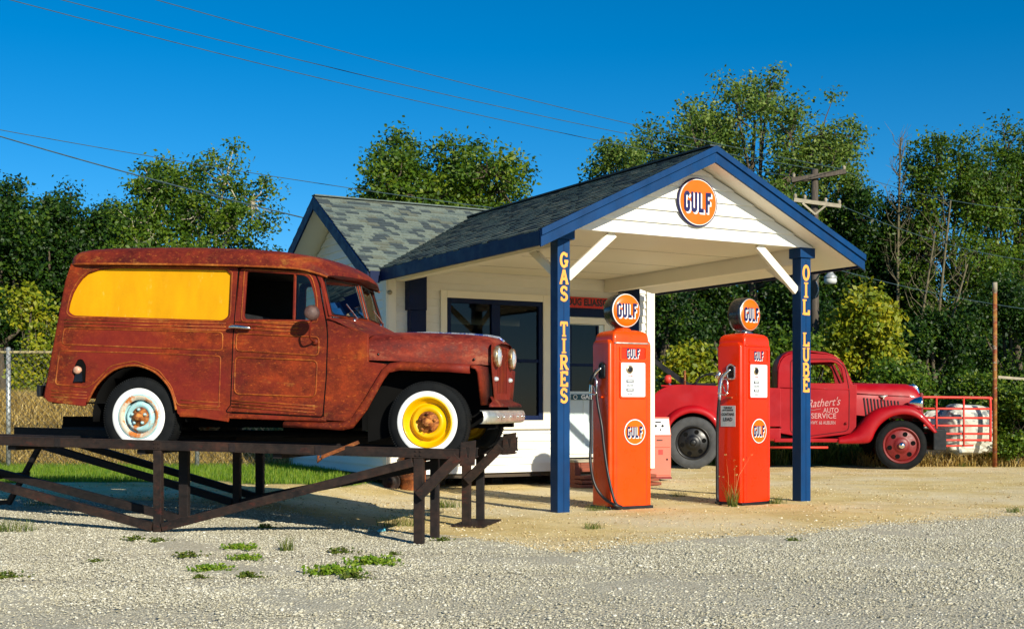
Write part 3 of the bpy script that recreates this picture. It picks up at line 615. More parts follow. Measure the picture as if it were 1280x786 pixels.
for far in (False, True):
    dr = put_plate('door', [door, dhole], RUST, van, off=.003, far=far)
    hole_w = [J(305.5, 338.5, .03), J(366, 342, .03), J(366, 399, .03), J(302, 398.5, .03)]
    vent_w = [J(366.5, 342, .03), J(384, 343.5, .03), J(393, 372, .03), J(393.5, 400, .03), J(366.5, 399.5, .03)]
    put_plate('vent_glass', [grow(vent_w, .004)], GLASS, dr, th=.006, bev=.001, off=.018, far=far)
    b = MB(); p0 = J(366, 341, .03); p1 = J(365.5, 400, .03)
    fy = (lambda z: VW-lean(z)-.012) if far else (lambda z: lean(z)+.012)
    b.bar((p0[0], fy(p0[1]), p0[1]), (p1[0], fy(p1[1]), p1[1]), .016, .02); b.build('window_divider', RUST, dr)
    if not far:
        # seams and pressed beads
        def bead(pts, r, closed=False, off=0): return [(s, lean(z)-off, z) for s, z in pts], r
        bd = MB()
        for ol in (rounded(P_([(294, 416.5), (397.5, 421), (397.5, 444), (294, 438)]), .04), rounded(P_([(293, 446), (396, 450.5), (394.5, 496), (293, 492)]), .05)):
            bd.tube([(s, lean(z)+.002, z) for s, z in ol], .0075, 6, closed=True)
        for dy in (0, 5, 10):
            bd.tube([(s, lean(z)+.003, z) for s, z in (J(292, 402+dy*.9, .03), J(372, 405+dy*.9, .03))], .007, 6)
        for dy in (0, 5, 10):
            bd.tube([(s, lean(z)+.003, z) for s, z in (J(289, 500.5+dy*.75, .03), J(394, 507+dy*.85, .03))], .007, 6)
        bd.tube([(s, lean(z)+.004, z) for s, z in grow(dhole, .022)], .007, 6, closed=True)
        bd.build('pressed_beads', RUST_E, dr)
        hd = MB(); s0, z0 = J(289, 409, .03); s1, z1 = J(314, 410, .03)
        yy = lean(z0)-.045
        hd.tube([(s0+.02, lean(z0), z0), (s0+.02, yy, z0)], .012, 8); hd.tube(spl([(s0-.015, yy, z0), (s0+.05, yy-.01, z0+.004), (s1-.03, yy, z1+.002), (s1, yy+.012, z1-.004)], 4), [.008, .014, .016, .017, .018, .018, .017, .016, .014, .012, .010, .009, .005], 8)
        hd.lathe([(.026, -.006), (.024, 0)], (s0+.02, lean(z0), z0), 'y', 16); hd.build('door_handle', CHROME, dr)
        sm_b = MB()   # dark shut line round the door
        sm_b.tube([(s, lean(z)-.0, z) for s, z in grow(door, .006)], .0045, 5, closed=True); sm_b.build('door_seal', DARK, dr)
pil_ = P_([(285, 331), (301, 332), (297, 516), (282, 514)]); put_plate('door_pillar', [pil_], RUST, van, th=.012, bev=.001, off=.034)
# beads on the quarter panel
bd = MB()
for ol in (rounded(P_([(78, 410), (277, 415), (277, 438), (76, 430)]), .04), rounded(P_([(73, 438), (116, 439.5), (180, 441), (275, 445), (274, 510), (222, 506), (214, 483), (198, 463), (168, 451), (138, 457), (118, 478), (108, 484), (69, 480)]), .03)):
    bd.tube([(s, lean(z)+.002, z) for s, z in ol], .0075, 6, closed=True)
for dy in (0, 4.7, 9.4): bd.tube([(s, lean(z)+.003, z) for s, z in (J(78, 399.5+dy*.9, .03), J(281, 404+dy*.9, .03))], .007, 6)
for dy in (0, 3.8, 7.6): bd.tube([(s, lean(z)+.003, z) for s, z in (J(64, 488+dy, .03), J(109, 490+dy, .03))], .006, 6); bd.tube([(s, lean(z)+.003, z) for s, z in (J(226, 500+dy*1.2, .03), J(276, 503+dy*1.2, .03))], .006, 6)
bd.tube([(s, lean(z)+.004, z) for s, z in grow(yhole, .014)], .008, 6, closed=True)
arch = P_([(110, 503), (121, 481), (142, 462), (168, 456.5), (192, 464), (209, 480), (217, 496), (221, 512)])
bd.tube(spl([(s, lean(z)-.004, z) for s, z in arch], 4), .011, 8)
bd.build('pressed_beads', RUST_E, van)
# tail light in its recess
tl = MB(); tc = J(99, 464, .06); tl.box(tc[0]-.07, tc[0]+.07, .05, .056, tc[1]-.14, tc[1]+.13); tl.build('lamp_recess', DARK, van)
tp = MB(); q = J(99, 471, .04); tp.add([(q[0]-.045, .05, q[1]-.045), (q[0]+.05, .05, q[1]-.045), (q[0]+.03, .03, q[1]+.05), (q[0]-.025, .03, q[1]+.05), (q[0]-.045, .012, q[1]-.045), (q[0]+.05, .012, q[1]-.045)], [(4, 5, 2, 3), (0, 4, 3), (1, 2, 5), (0, 1, 5, 4)]); tp.build('lamp_bracket', BLACK, van)
tl = MB(); tl.lathe([(0, -.03), (.02, -.028), (.034, -.018), (.038, 0), (.034, .02)], (tc[0], .03, tc[1]+.01), 'y', 20); tl.build('tail_light', mat('dusty_pink_lens', (.55, .3, .2), .4, var=.3, sc=30), van)
# roof
def sec(s, w0, w1, zb, h, e=.42, n=22):
    out = []
    for i in range(n+1):
        t = math.pi*i/n; c = math.cos(t); sn = math.sin(t); x = (abs(c)**e)*(1 if c > 0 else -1); z = sn**(e*1.25)
        out.append((s, (w0+w1)/2-x*(w1-w0)/2, zb+h*z))
    return out
dl = [(84, 330, 320), (88, 329, 317.5), (95, 329, 314.5), (110, 329, 312.2), (140, 329.2, 310.6), (200, 329.8, 309.6), (250, 330.4, 310), (300, 331.5, 311.5), (340, 333, 314.5), (368, 334.5, 318.5)]
rows = []
for i, (u, vb, vt) in enumerate(dl):
    s, zb = J(u, vb, .06); h = J(u, vt, .3)[1]-zb; h = max(h, .012)
    inn = [.10, .06, .03, .01, 0, 0, 0, 0, 0, .01][i]
    rows.append(sec(s, .045+inn, VW-.045-inn, zb, h*1.02))
s_t, z_t = J(399, 344.5, .06); s9 = rows[-1][0][0]; zb9 = rows[-1][0][2]; h9 = max(p[2] for p in rows[-1])-zb9
for tq, dh in ((.35, .92), (.6, .78), (.8, .60), (.92, .43), (1.0, .26), (1.02, .10)):
    sN = s9+(s_t+.035-s9)*tq; zb = zb9+(z_t-.004-zb9)*tq**1.5; base = sec(0, .055+.03*tq, VW-.055-.03*tq, 0, 1)
    rows.append([(sN+.15*tq*(1-((p[1]-VW/2)/(VW/2))**2), p[1], zb+h9*dh*p[2]+.02*tq*(1-abs(p[1]-VW/2)/(VW/2))) for p in base])
rf = MB(); rf.grid(rows); rf.add(rows[0], [tuple(range(len(rows[0])))]); rf.add(rows[-1], [tuple(range(len(rows[-1])))])
roof = rf.build('roof', RUST_R, van)
gt = MB()
for sgn in (0, 1):
    pth = [(r[0][0], r[0][1] if not sgn else r[-1][1], r[0][2]-.008) for r in rows]; gt.tube([(p[0], p[1]+(.012 if sgn else -.012), p[2]) for p in pth], .011, 6)
gt.build('drip_rail', RUST_E, roof)
hl = MB(); hl.grid([[(r[0][0], r[0][1]+.01, r[0][2]-.012), (r[-1][0], r[-1][1]-.01, r[-1][2]-.012)] for r in rows[:-1]]); hl.build('headliner', CABIN, van)
# rear wall of the body
rb = MB(); pr_ = [J(55, 497, .03), J(60, 470, .03), J(71, 400, .03), J(79, 352, .03), J(86, 329, .03)]
rb.grid([[(s-.0+(-.012 if 0 < k < 8 else 0), lean(z)+.004+(VW-2*lean(z)-.008)*k/8, z) for k in range(9)] for s, z in pr_]); rb.build('tailgate', RUST, van, solid=.02)
# cowl side, A pillars, windshield
cow = rounded(P_([(407.5, 404, 0), (411, 400, 0), (418, 404, .02), (440, 409, 0), (459, 417, 0), (459.5, 452, 0), (483, 455, 0), (471, 474, 0), (457, 498, 0), (438, 527, 0), (404.5, 525, 0), (405.5, 480, 0)]), 0)
for far in (False, True): put_plate('cowl_side', [cow], RUST, van, off=.004, far=far)
wpil = P_([(391, 340), (397, 341), (400, 346), (405, 372), (412, 397), (420, 404), (409, 412), (404, 388), (398, 354)])
for far in (False, True): put_plate('windshield_pillar', [wpil], RUST, van, th=.035, off=.002, far=far)
# windshield, two flat panes in a shallow V
s_t, z_t = J(399, 344.5, .06); s_b, z_b = J(412.5, 395, .06); VV = .10
mid = VW/2; wt = .085; wb = .045
def wpt(side, top):   # outer corners
    w = (wt if top else wb); return ((s_t, w if side == 0 else VW-w, z_t) if top else (s_b, w if side == 0 else VW-w, z_b))
ct = Vector((s_t+VV, mid, z_t+.006)); cb = Vector((s_b+VV, mid, z_b+.004))
fr = MB(); gl = []
for side in (0, 1):
    a = Vector(wpt(side, True)); b_ = Vector(wpt(side, False)); q = [a, ct, cb, b_]
    c0 = sum(q, Vector())/4; inn = [p+(c0-p).normalized()*.045 for p in q]
    d = (ct-a).cross(b_-a).normalized()*(.008)
    for i in range(4):
        j = (i+1) % 4; fr.add([q[i]-d, q[j]-d, inn[j]-d, inn[i]-d, q[i]+d, q[j]+d, inn[j]+d, inn[i]+d], [(0, 1, 2, 3), (7, 6, 5, 4), (0, 4, 5, 1), (2, 6, 7, 3), (1, 5, 6, 2), (0, 3, 7, 4)])
    g = MB(); ig = [p+(c0-p).normalized()*.03 for p in q]; g.add(ig, [(0, 1, 2, 3)]); gl.append(g)
    rr_ = MB(); rr_.tube([p+Vector((.012, 0, 0)) for p in inn], .006, 5, closed=True)
    gl[-1].ru = rr_
wf = fr.build('windshield_frame', RUST, van, bevel=.004)
for g in gl:
    po = g.build('windshield_pane', GLASS, van, recalc=False); g.ru.build('rubber_seal', BLACK, po)
# wipers
wp = MB()
for w in (.42, 1.18):
    p = Vector((s_b+.10, w, z_b-.02)); wp.tube([p, p+Vector((.035, -.01, .02)), p+Vector((-.02, -.16, .14))], .006, 5); wp.lathe([(.018, 0), (.014, .02), (0, .024)], tuple(p), 'z', 10)
wp.build('wiper', CHROME, van)
# cowl top between windshield base and hood
hs_, hz_ = J(459, 416, .12); rows = []
for k in range(7):
    t = k/6; s = s_b-.02+(hs_-s_b+.04)*t; z = z_b+.0+(hz_-z_b)*(t**1.3)
    row = []
    for i in range(17):
        q = -1+2*i/16; yv = mid+q*(mid-.035-.03*t); bulge = VV*(1-abs(q))*(1-t)
        row.append((s+bulge, yv, z-(.02*(1-t)+.055*t)*abs(q)**4+.012*(1-q*q)))
    rows.append(row)
cw = MB(); cw.grid(rows); cw.build('cowl_top', RUST, van)
# hood
uh = [(459, 416.5, 450), (480, 415, 450.6), (510, 415, 451.6), (540, 416.3, 453), (570, 418, 454.2), (595, 420.5, 455.4), (606, 423, 456), (612, 428, 456.3)]
rows = []
for i, (u, vt, vb) in enumerate(uh):
    t = (u-459)/(612-459); w0 = .13+.29*t**1.15; w1 = VW-w0; zb_s, zb = J(u, vb, w0); zt_ = J(u, vt, w0+.1)[1]; s = zb_s
    row = []
    n = 24; e = .45
    for k in range(n+1):
        th = math.pi*k/n; c = math.cos(th); sn = math.sin(th)
        row.append((s+(.045*(sn)**2)*t**2, (w0+w1)/2-(abs(c)**e)*math.copysign(1, c)*(w1-w0)/2, zb+(zt_-zb+.012)*(sn**.5)))
    rows.append(row)
last = rows[-1]; cx = last[0][0]+.03
rows.append([(p[0]+.022, mid+(p[1]-mid)*.96, zb+(p[2]-zb)*.93) for p in last])
hd = MB(); hd.grid(rows)
hood = hd.build('hood', RUSTHOOD, van)
ht = rows; tr_ = MB(); tr_.tube([(r[12][0], r[12][1], r[12][2]+.006) for r in rows[1:-1]], .016, 6); tr_.build('hood_ornament', mat('blue_spotted_chrome', (.5, .52, .55), .3, metal=.6, var=.25, sc=25, dirt=(.04, .08, .3), dsc=12, dth=(.5, .56)), hood)
rv = MB()
for u, v in ((475, 443), (587, 448)): s, z = J(u, v, .2); t = (u-459)/153; rv.lathe([(.012, -.004), (.010, -.010), (0, -.012)], (s, .13+.29*t**1.15+.004, z), 'y', 10)
rv.build('hood_latch', BLACK, hood)
# engine bay sides under the hood
eb = MB(); a0 = J(459, 452, .14); a1 = J(612, 458, .4)
for far in (0, 1):
    f = (lambda w: VW-w) if far else (lambda w: w)
    eb = MB(); eb.add([(a0[0], f(.16), a0[1]), (a1[0], f(.43), a1[1]), (a1[0], f(.43), .35), (a0[0], f(.16), .1)], [(0, 1, 2, 3)]); eb.build('inner_fender', DARK, van, solid=.01)
# front fenders: flat top, rolled outer lip and a sloping rear leg
ftop = [(354, 527, 533), (400, 528.5, 535), (428, 527.5, 537), (441, 520, 534), (458, 494, 512), (470, 474, 490), (479, 459.5, 474), (486, 454.5, 465), (500, 452.5, 462), (560, 454.5, 464), (587, 456.0, 466)]
for far in (False, True):
    g = MB(); rows = []
    for (u, va, vb) in ftop:
        s, z = J(u, va, .0); s2, z2 = J(u, vb, .0); th = z-z2
        rows.append([(s, .36 if u > 470 else .10, z+.002), (s, .05, z+.002), (s, .015, z-.006), (s, 0.0, z-.02), (s, 0.0, z-th), (s, .02, z-th+.004)])
    g.grid(rows)
    # front drop of the fender
    s, z = J(588, 456.0, 0); z3 = J(598, 506, .2)[1]; sF = J(607, 425, .385)[0]+.02
    g.grid([[(s, .36, z+.002), (s, .05, z+.002), (s, .012, z-.008), (s, 0, z-.02)], [(sF-.005, .40, z-.01), (sF-.005, .08, z-.01), (sF-.012, .03, z-.02), (sF-.02, .01, z-.035)], [(sF, .40, z-.06), (sF, .13, z-.06), (sF-.004, .09, z-.062), (sF-.02, .07, z-.066)], [(sF+.005, .41, z3), (sF+.005, .26, z3), (sF, .22, z3), (sF-.02, .20, z3)]])
    if far: g.xf(lambda x, y, z: (x, VW-y, z))
    g.build('front_fender', RUSTHOOD if far else RUST, van, solid=.014)
p0 = J(224, 514, .03); p1 = J(408, 520.5, .03)
for far in (0, 1):
    y0, y1 = (.02, .10) if not far else (VW-.10, VW-.02)
    rb_ = MB(); rb_.add([(p0[0], y0, p0[1]), (p1[0], y0, p1[1]), (p1[0], y0, p1[1]-.045), (p0[0], y0, p0[1]-.05), (p0[0], y1, p0[1]), (p1[0], y1, p1[1]), (p1[0], y1, p1[1]-.045), (p0[0], y1, p0[1]-.05)], [(0, 1, 2, 3), (7, 6, 5, 4), (0, 4, 5, 1), (2, 6, 7, 3), (1, 5, 6, 2), (0, 3, 7, 4)])
    rb_.build('sill', RUST, van, bevel=.012)
# grille
gw0, gw1 = .385, VW-.385; s_g, z_gt = J(607, 425, gw0); z_gb = J(604, 500, gw0)[1]; sgx = s_g+.035
bm_ = []
ol = rounded([(gw0+.0, z_gt-.02, .05), (gw1, z_gt-.02, .05), (gw1+.01, z_gt-.17, 0), (gw1-.0, z_gt-.25, 0), (gw1-.10, z_gb+.02, .02), (gw1-.12, z_gb-.02, 0), (gw0+.12, z_gb-.02, 0), (gw0+.10, z_gb+.02, .02), (gw0, z_gt-.25, 0), (gw0-.01, z_gt-.17, 0)], 0)
slots = []
for k in range(7):
    c = mid-.18+.36*k/6; slots.append(rounded([(c-.019, z_gt-.05), (c+.019, z_gt-.05), (c+.019, z_gb+.06), (c-.019, z_gb+.06)], .012))
hls = []
vs, fs = plate([ol]+slots, .006, .001); g = MB(); g.add(vs, fs); g.xf(lambda x, y, z: (sgx+.02+z, x, y)); gr_o = g.build('grille', RUST, van)
gk = MB(); gk.box(sgx-.02, sgx+.004, gw0+.06, gw1-.06, z_gb, z_gt-.05); gk.build('radiator', DARK, gr_o)
# headlights
for w in (mid-.31, mid+.31):
    zc = z_gt-.14
    h = MB(); h.lathe([(.07, -.01), (.088, .0), (.096, .018), (.096, .04), (.088, .05), (.08, .046)], (sgx+.02, w, zc), 'x', 28); ho = h.build('headlight', mat('tarnished_lamp_ring', (.55, .42, .24), .3, metal=.8, var=.4, sc=20, dirt=(.35, .12, .03), dsc=18, dth=(.5, .62)), van)
    l = MB(); l.lathe([(0, .066), (.03, .064), (.06, .056), (.084, .042)], (sgx+.02, w, zc), 'x', 28); l.build('lens', LENS, ho)
    p = MB(); p.lathe([(0, .045), (.014, .04), (.022, .025), (.024, 0)], (sgx+.012, w*.96+mid*.04, zc-.20), 'x', 16); p.build('parking_light', LENS, van)
# front apron + bumper
ap = MB(); ap.grid([[(sgx-.0, gw0+.03, z_gb+.03), (sgx, gw1-.03, z_gb+.03)], [(sgx+.03, gw0-.02, z_gb-.01), (sgx+.03, gw1+.02, z_gb-.01)], [(sgx+.055, .15, z_gb-.035), (sgx+.055, VW-.15, z_gb-.035)], [(sgx+.06, .12, z_gb-.06), (sgx+.06, VW-.12, z_gb-.06)]]); ap.build('front_apron', RUSTHOOD, van, solid=.01)
s_bm, zb1 = J(604, 513, -.0); zb2 = J(604, 529.5, 0)[1]; sb_ = sgx+.05; rows = []
for k in range(25):
    q = -1+2*k/24; w = mid+q*(mid-.02); cur = .05*(1-abs(q)**2)-.05*max(0, abs(q)-.85)/.15
    prof = [(0, 0), (.018, .006), (.03, .03), (.034, .065), (.03, .10), (.018, .125), (0, .13)]
    rows.append([(sb_+cur+p, w, zb2+h*(zb1-zb2)/.13) for p, h in prof])
bp = MB(); bp.grid(rows); bmp = bp.build('bumper', CHROMEB, van, solid=.006)
bb = MB()
for q in (-.72, -.5, -.2, .2, .5, .72): bb.lathe([(.012, 0), (.012, .006), (.006, .012), (0, .013)], (sb_+.034+.05*(1-q*q), mid+q*(mid-.02), (zb1+zb2)/2), 'x', 12)
bb.build('bumper_bolt', CHROME, bmp)
# rear bumper
rbm = MB(); s, z = J(48, 488, .1); s2 = J(58, 488, .1)[0]; rbm.box(s-.02, s+.02, .1, VW-.1, z-.055, z+.05); rbm.box(s, s2+.05, .25, .31, z-.03, z+.03); rbm.box(s, s2+.05, VW-.31, VW-.25, z-.03, z+.03); rbm.build('rear_bumper', BLACK, van, bevel=.008)
# chassis, floor, axles, inner wheel wells
ch = MB(); sr = J(62, 500, .2)[0]; sf = sb_
for w in (.42, 1.10): ch.box(sr, sf, w, w+.1, .22, .32)
ch.box(sr+.1, a0[0], .08, VW-.08, .44, .455)
ch.box(a0[0]-.02, a0[0]+.0, .06, VW-.06, .2, z_b-.3)
for s in (.03, -2.688): ch.tube([(s, .15, .27), (s, VW-.15, .27)], .045, 10)
ch.tube([(.05, VW/2, .25), (-2.6, VW/2, .27)], .035, 8)
for a, b2 in ((-.3, .35), (-3.1, -2.3)):
    for w in (.34, 1.2): ch.tube(spl([(a, w, .34), ((a+b2)/2, w, .22), (b2, w, .34)], 5), .022, 6)
ch.box(-1.6, -.9, .8, 1.15, .12, .28)
ch.tube([(-.3, .6, .16), (-3.3, .6, .16)], .03, 8)
ch.build('chassis', DARK, van)
ww = MB(); cs, cz = -2.688, .27
ww.add([], [])
rows = []
for w in (.05, .42):
    rows.append([(cs+.46*math.cos(t), w, cz+.05+.46*math.sin(t)) for t in np.linspace(-.1, math.pi+.1, 18)])
ww.grid(rows); ww.add([(cs+.46*math.cos(t), .42, cz+.05+.46*math.sin(t)) for t in np.linspace(-.1, math.pi+.1, 18)], [tuple(range(18))])
ww.xf(lambda x, y, z: (x, y, z)); ww.build('wheel_well', DARK, van, solid=.006)
# seats, dash, steering wheel
it = MB(); it.box(-1.55, -1.1, .15, .72, .45, .62); it.box(-1.62, -1.5, .15, .72, .6, 1.05); it.box(-1.55, -1.1, .9, 1.46, .45, .62); it.box(-1.62, -1.5, .9, 1.46, .6, 1.05); it.build('seat', CABIN, van, bevel=.04)
it = MB(); it.box(s_b-.2, s_b+.0, .1, VW-.1, z_b-.2, z_b-.03); it.build('dashboard', CABIN, van, bevel=.02)
it = MB(); it.tube([(s_b-.34+.06*math.cos(t), 1.18+.2*math.sin(t), z_b-.02+.19*math.cos(t)) for t in np.linspace(0, 2*math.pi, 25)[:-1]], .012, 6, closed=True); it.tube([(s_b-.34, 1.18, z_b-.02), (s_b-.1, 1.18, z_b-.16)], .015, 6); it.build('steering_wheel', BLACK, van)
it = MB(); it.box(-1.75, -1.72, .14, VW-.14, .44, 1.25); it.build('bulkhead', CABIN, van)
# side mirror
mr = MB(); s, z = J(391, 391, -.12); b0s, b0z = J(392, 427, 0); pts = spl([(b0s, lean(b0z), b0z), (b0s-.01, -.06, b0z+.03), (b0s+.015, -.12, b0z+.13), (s+.01, -.13, z-.02)], 5); mr.tube(pts, .008, 6); mr.lathe([(.026, 0), (.03, -.008), (.02, -.02), (0, -.022)], (b0s, lean(b0z), b0z), 'y', 14); mo = mr.build('mirror_arm', RUST, van)
md = MB(); md.lathe([(0, .03), (.04, .026), (.062, .014), (.068, 0), (.066, -.006), (0, -.006)], (0, 0, 0), 'x', 24); Rm_ = Matrix.Rotation(R(-62), 3, 'Z') @ Matrix.Rotation(R(-8), 3, 'Y')
md.xf(lambda x, y, z: tuple(Rm_ @ Vector((x, y, z*1.0))+Vector((s, -.14, z_+0)) if False else Rm_ @ Vector((x, y, z))+Vector((s, -.14, J(391, 391, -.12)[1])))); md.build('side_mirror', mat('worn_maroon_mirror_back', (.09, .045, .035), .55, metal=.2, var=.3, sc=20), mo)
# wheels
def squash(x, y, z, cz, floor):
    if z < floor:
        d = floor-z; return (x, y+0, floor)
    return (x, y, z)
def wheel(cs, cz, Rr, rimr, wwr, w0, width, rimm, hubm, parent, floor, outw=1, tyre=TYRE, ww=True, name='wheel', holes=0, capm=None, lugs=True):
    # outer face looks to -y when outw=1
    root = empty(name, (cs, w0, cz)); root.parent = parent
    g = (lambda x, y, z: (x, y, z)) if outw == 1 else (lambda x, y, z: (x, -y, z))
    T = MB(); hw = width
    T.lathe([(rimr*.985, .012), (rimr*1.05, -.004), ((rimr+Rr)/2, -.012), (Rr*.93, -.004), (Rr*.975, .012), (Rr, .03), (Rr, hw-.03), (Rr*.96, hw-.005), ((rimr+Rr)/2, hw+.01), (rimr, hw-.01)], n=72, axis='y')
    n = 104
    for k in range(n):   # tread blocks
        a0, a1 = 2*math.pi*k/n, 2*math.pi*(k+.55)/n
        for r0, r1, ya, yb in ((Rr*.955, Rr*1.005, .006, hw*.3), (Rr*.955, Rr*1.005, hw*.7, hw-.006)):
            T.add([(r*math.cos(a), y, r*math.sin(a)) for a in (a0, a1) for r in (r0, r1) for y in (ya, yb)], [(0, 1, 3, 2), (4, 6, 7, 5), (2, 3, 7, 6), (0, 2, 6, 4), (1, 5, 7, 3)])
    def fl(x, y, z):
        zz = cz+z
        if zz < floor+.10 and floor > -50:
            k = (floor+.10-zz)/.1; y = y-.012*min(k, 1)*(1 if y < hw/2 else -1)
        return g(x, y, max(z, floor-cz))
    T.xf(fl); to = T.build('tyre', tyre, root)
    if ww:
        Wm = MB(); Wm.lathe([(rimr*1.02, -.006), (rimr*1.1, -.012), (wwr*.96, -.016), (wwr, -.008)], n=64, axis='y'); Wm.xf(fl); Wm.build('whitewall', WW, to, recalc=True)
    rm = MB(); rm.lathe([(rimr*1.03, .0), (rimr*1.0, -.014), (rimr*.95, -.010), (rimr*.90, .022), (rimr*.84, .030), (rimr*.80, .048), (rimr*.73, .052), (rimr*.70, .030), (rimr*.62, .006), (rimr*.55, .0), (rimr*.42, .026)], n=56, axis='y'); 
    rm.xf(lambda x, y, z: g(x, y, max(z, floor-cz))); ro_ = rm.build('rim', rimm, root)
    hb = MB(); hb.lathe([(rimr*.45, .026), (rimr*.38, .008), (rimr*.24, -.004), (rimr*.2, -.018), (rimr*.17, -.045), (rimr*.10, -.052), (0, -.053)], n=32, axis='y'); hb.xf(g); hb.build('hub', capm or hubm, ro_)
    if lugs:
        lg = MB()
        for k in range(5):
            a = 2*math.pi*k/5+.3; lg.lathe([(.014, .0), (.014, -.02), (.006, -.026), (0, -.026)], (rimr*.33*math.cos(a), 0, rimr*.33*math.sin(a)), 'y', 6, smooth=False)
        lg.xf(g); lg.build('lug_nut', hubm, ro_)
    return root
wheel(.030, .275+.0, .354, .219, .272, .055, .17, YELW, HUBR, van, .012)
wheel(-2.688, .32, .358, .20, .262, .055, .17, BLUEW, BLUEW, van, .06, capm=HUBR)
wheel(.030, .275, .354, .219, .272, VW-.055, .17, YELW, HUBR, van, .02, outw=-1)
wheel(-2.688, .32, .358, .20, .262, VW-.055, .17, ORW, HUBR, van, .07, outw=-1)
rg = [c for c in van.children if c.name.startswith('wheel')][1]
ring = MB(); ring.lathe([(.196, -.0), (.192, -.012), (.165, .012), (.155, .018)], n=48, axis='y'); ring.xf(lambda x, y, z: (x, y-.003, max(z, .06-.32))); ring.build('rim_edge', ORW, rg)

# ---------------- steel ramp ----------------
P0 = (-.796, 10.64)
ramp_o = empty('steel_ramp', (P0[0], P0[1], 0), -A_, label='dark rusty steel display ramp on legs carrying the rusty van', cat='ramp')
def K(u, v, w=0): return J(u, v, w, ox=P0, z0=0)
def topz(s, w): 
    base = .818+(.909-.818)*(-s)/4.25
    return base+(.035 if w > 1 else 0)+(.02 if w > 2 else 0)
def gzl(s, w): return float(gz(P0[0]+HX*s+YX*w, P0[1]+HY*s+YY_*w))
def channel(mb, s0, s1, w, th=.085, fl=.05, drop=0, face=-1):
    for a, b_ in ((0, .012), (th-.012, th)):
        mb.add([(s, w+(0 if q == 0 else fl*(-face)), topz(s, w)-drop-z) for s in (s0, s1) for q in (0, 1) for z in (a, b_)], [(0, 1, 3, 2), (4, 6, 7, 5), (0, 4, 5, 1), (2, 3, 7, 6), (0, 2, 6, 4), (1, 5, 7, 3)])
    mb.add([(s, w+q*.012, topz(s, w)-drop-z) for s in (s0, s1) for q in (0, 1) for z in (.0115, th-.0115)], [(0, 1, 3, 2), (4, 6, 7, 5), (0, 4, 5, 1), (2, 3, 7, 6), (0, 2, 6, 4), (1, 5, 7, 3)])
SE = .46; SL = -5.6
def track(w, far, L, wfoot=None):
    m = MB(); channel(m, L, SE-.065, w, .085 if not far else .14, drop=0); return m.build('track_beam', STEEL if w == 0 else STEEL_D, ramp_o, bevel=.003)
for w, L in ((0, SL), (.5, -5.0), (1.66, -4.95), (2.24, -4.75)): track(w, w > 1, L)
for w0, w1, L in ((.07, .48, -4.6), (1.73, 2.2, -4.5)):
    m = MB(); 
    m.add([(s, w, topz(s, w0)-(.075 if w0 < 1 else .13)-z) for s in (L, SE-.06) for w in (w0, w1) for z in (0, .012)], [(0, 1, 3, 2), (4, 6, 7, 5), (0, 4, 5, 1), (2, 3, 7, 6), (0, 2, 6, 4), (1, 5, 7, 3)])
    m.build('track_floor', STEEL_D, ramp_o)
m = MB()
for s in (-.1, -1.3, -2.6, -3.9): m.box(s-.04, s+.04, .05, 2.2, topz(s, 0)-.13, topz(s, 0)-.088)
m.build('crossmember', STEEL_D, ramp_o, bevel=.003)
# legs
LEGS = [(-.002, 0, .085), (-.002, .5, .075), (-.002, 1.66, .085), (-.002, 2.24, .08), (-2.42, 0, .075), (-2.42, .5, .09), (-2.42, 1.66, .075), (-2.42, 2.24, .085)]
for s, w, ww_ in LEGS:
    m = MB(); g = gzl(s, w); zz = topz(s, w)-.088 if w < 1 else topz(s, w)-.142
    m.box(s-ww_/2, s+ww_/2, w+.0, w+.012, g-.03, zz); m.box(s-ww_/2, s-ww_/2+.012, w+.012, w+.06, g-.03, zz); m.box(s+ww_/2-.012, s+ww_/2, w+.012, w+.06, g-.03, zz)
    m.build('leg', STEEL if w in (0, 1.66) else STEEL_D, ramp_o, bevel=.003)
m = MB(); m.box(-.14, .2, 1.6, 2.36, .0, .016); m.build('foot_plate', STEEL, ramp_o)
m0 = [(-.02, 0), (.02, 0), (-2.44, 0), (-2.40, 0)]
for s, w in m0:
    for dz in (.025, .06): m = MB(); m.lathe([(.009, 0), (.009, -.008), (0, -.009)], (s, -.001, topz(s, 0)-dz), 'y', 6, smooth=False); m.build('bolt', STEEL, ramp_o)
for s in (-3.4, -1.7, -.9):
    m = MB(); m.box(s-.03, s+.03, -.006, -.0005, topz(s, 0)-.082, topz(s, 0)-.004); m.build('weld_plate', STEEL_D, ramp_o, bevel=.002)
# long diagonal braces
for w in (0, .5, 1.66, 2.24):
    off = -.014 if w in (0,) else .0; mt = STEEL if w == 0 else STEEL_D; g = gzl(-2.42, w)
    top = topz(0, w)-(.12 if w < 1 else .2)
    for (a, b_) in (((-2.37, g+.05), (-.05, top)), ((-2.47, g+.05), (-4.75, topz(-4.75, w)-.30 if w < 1 else topz(-4.75, w)-.16))):
        if w == .5 and a[0] > -2.4: continue
        m = MB(); m.bar((a[0], w+off+.03, a[1]), (b_[0], w+off+.03, b_[1]), .06, .075); m.build('brace', mt, ramp_o, bevel=.003)
# short knee braces under the overhang
for w, dw in ((0, -.045), (1.66, -.045)):
    m = MB(); z1 = topz(.2, w)-.1; m.bar((.015, w+dw+.0, z1-.30), (.36, w+dw, z1+.035), .085, .05, up=(0, 1, 0)); m.bar((.015, w+dw, z1-.30), (.36, w+dw, z1+.035), .075, .05, up=(0, 1, 0)) if False else None
    m.build('knee_brace', STEEL, ramp_o, bevel=.003)
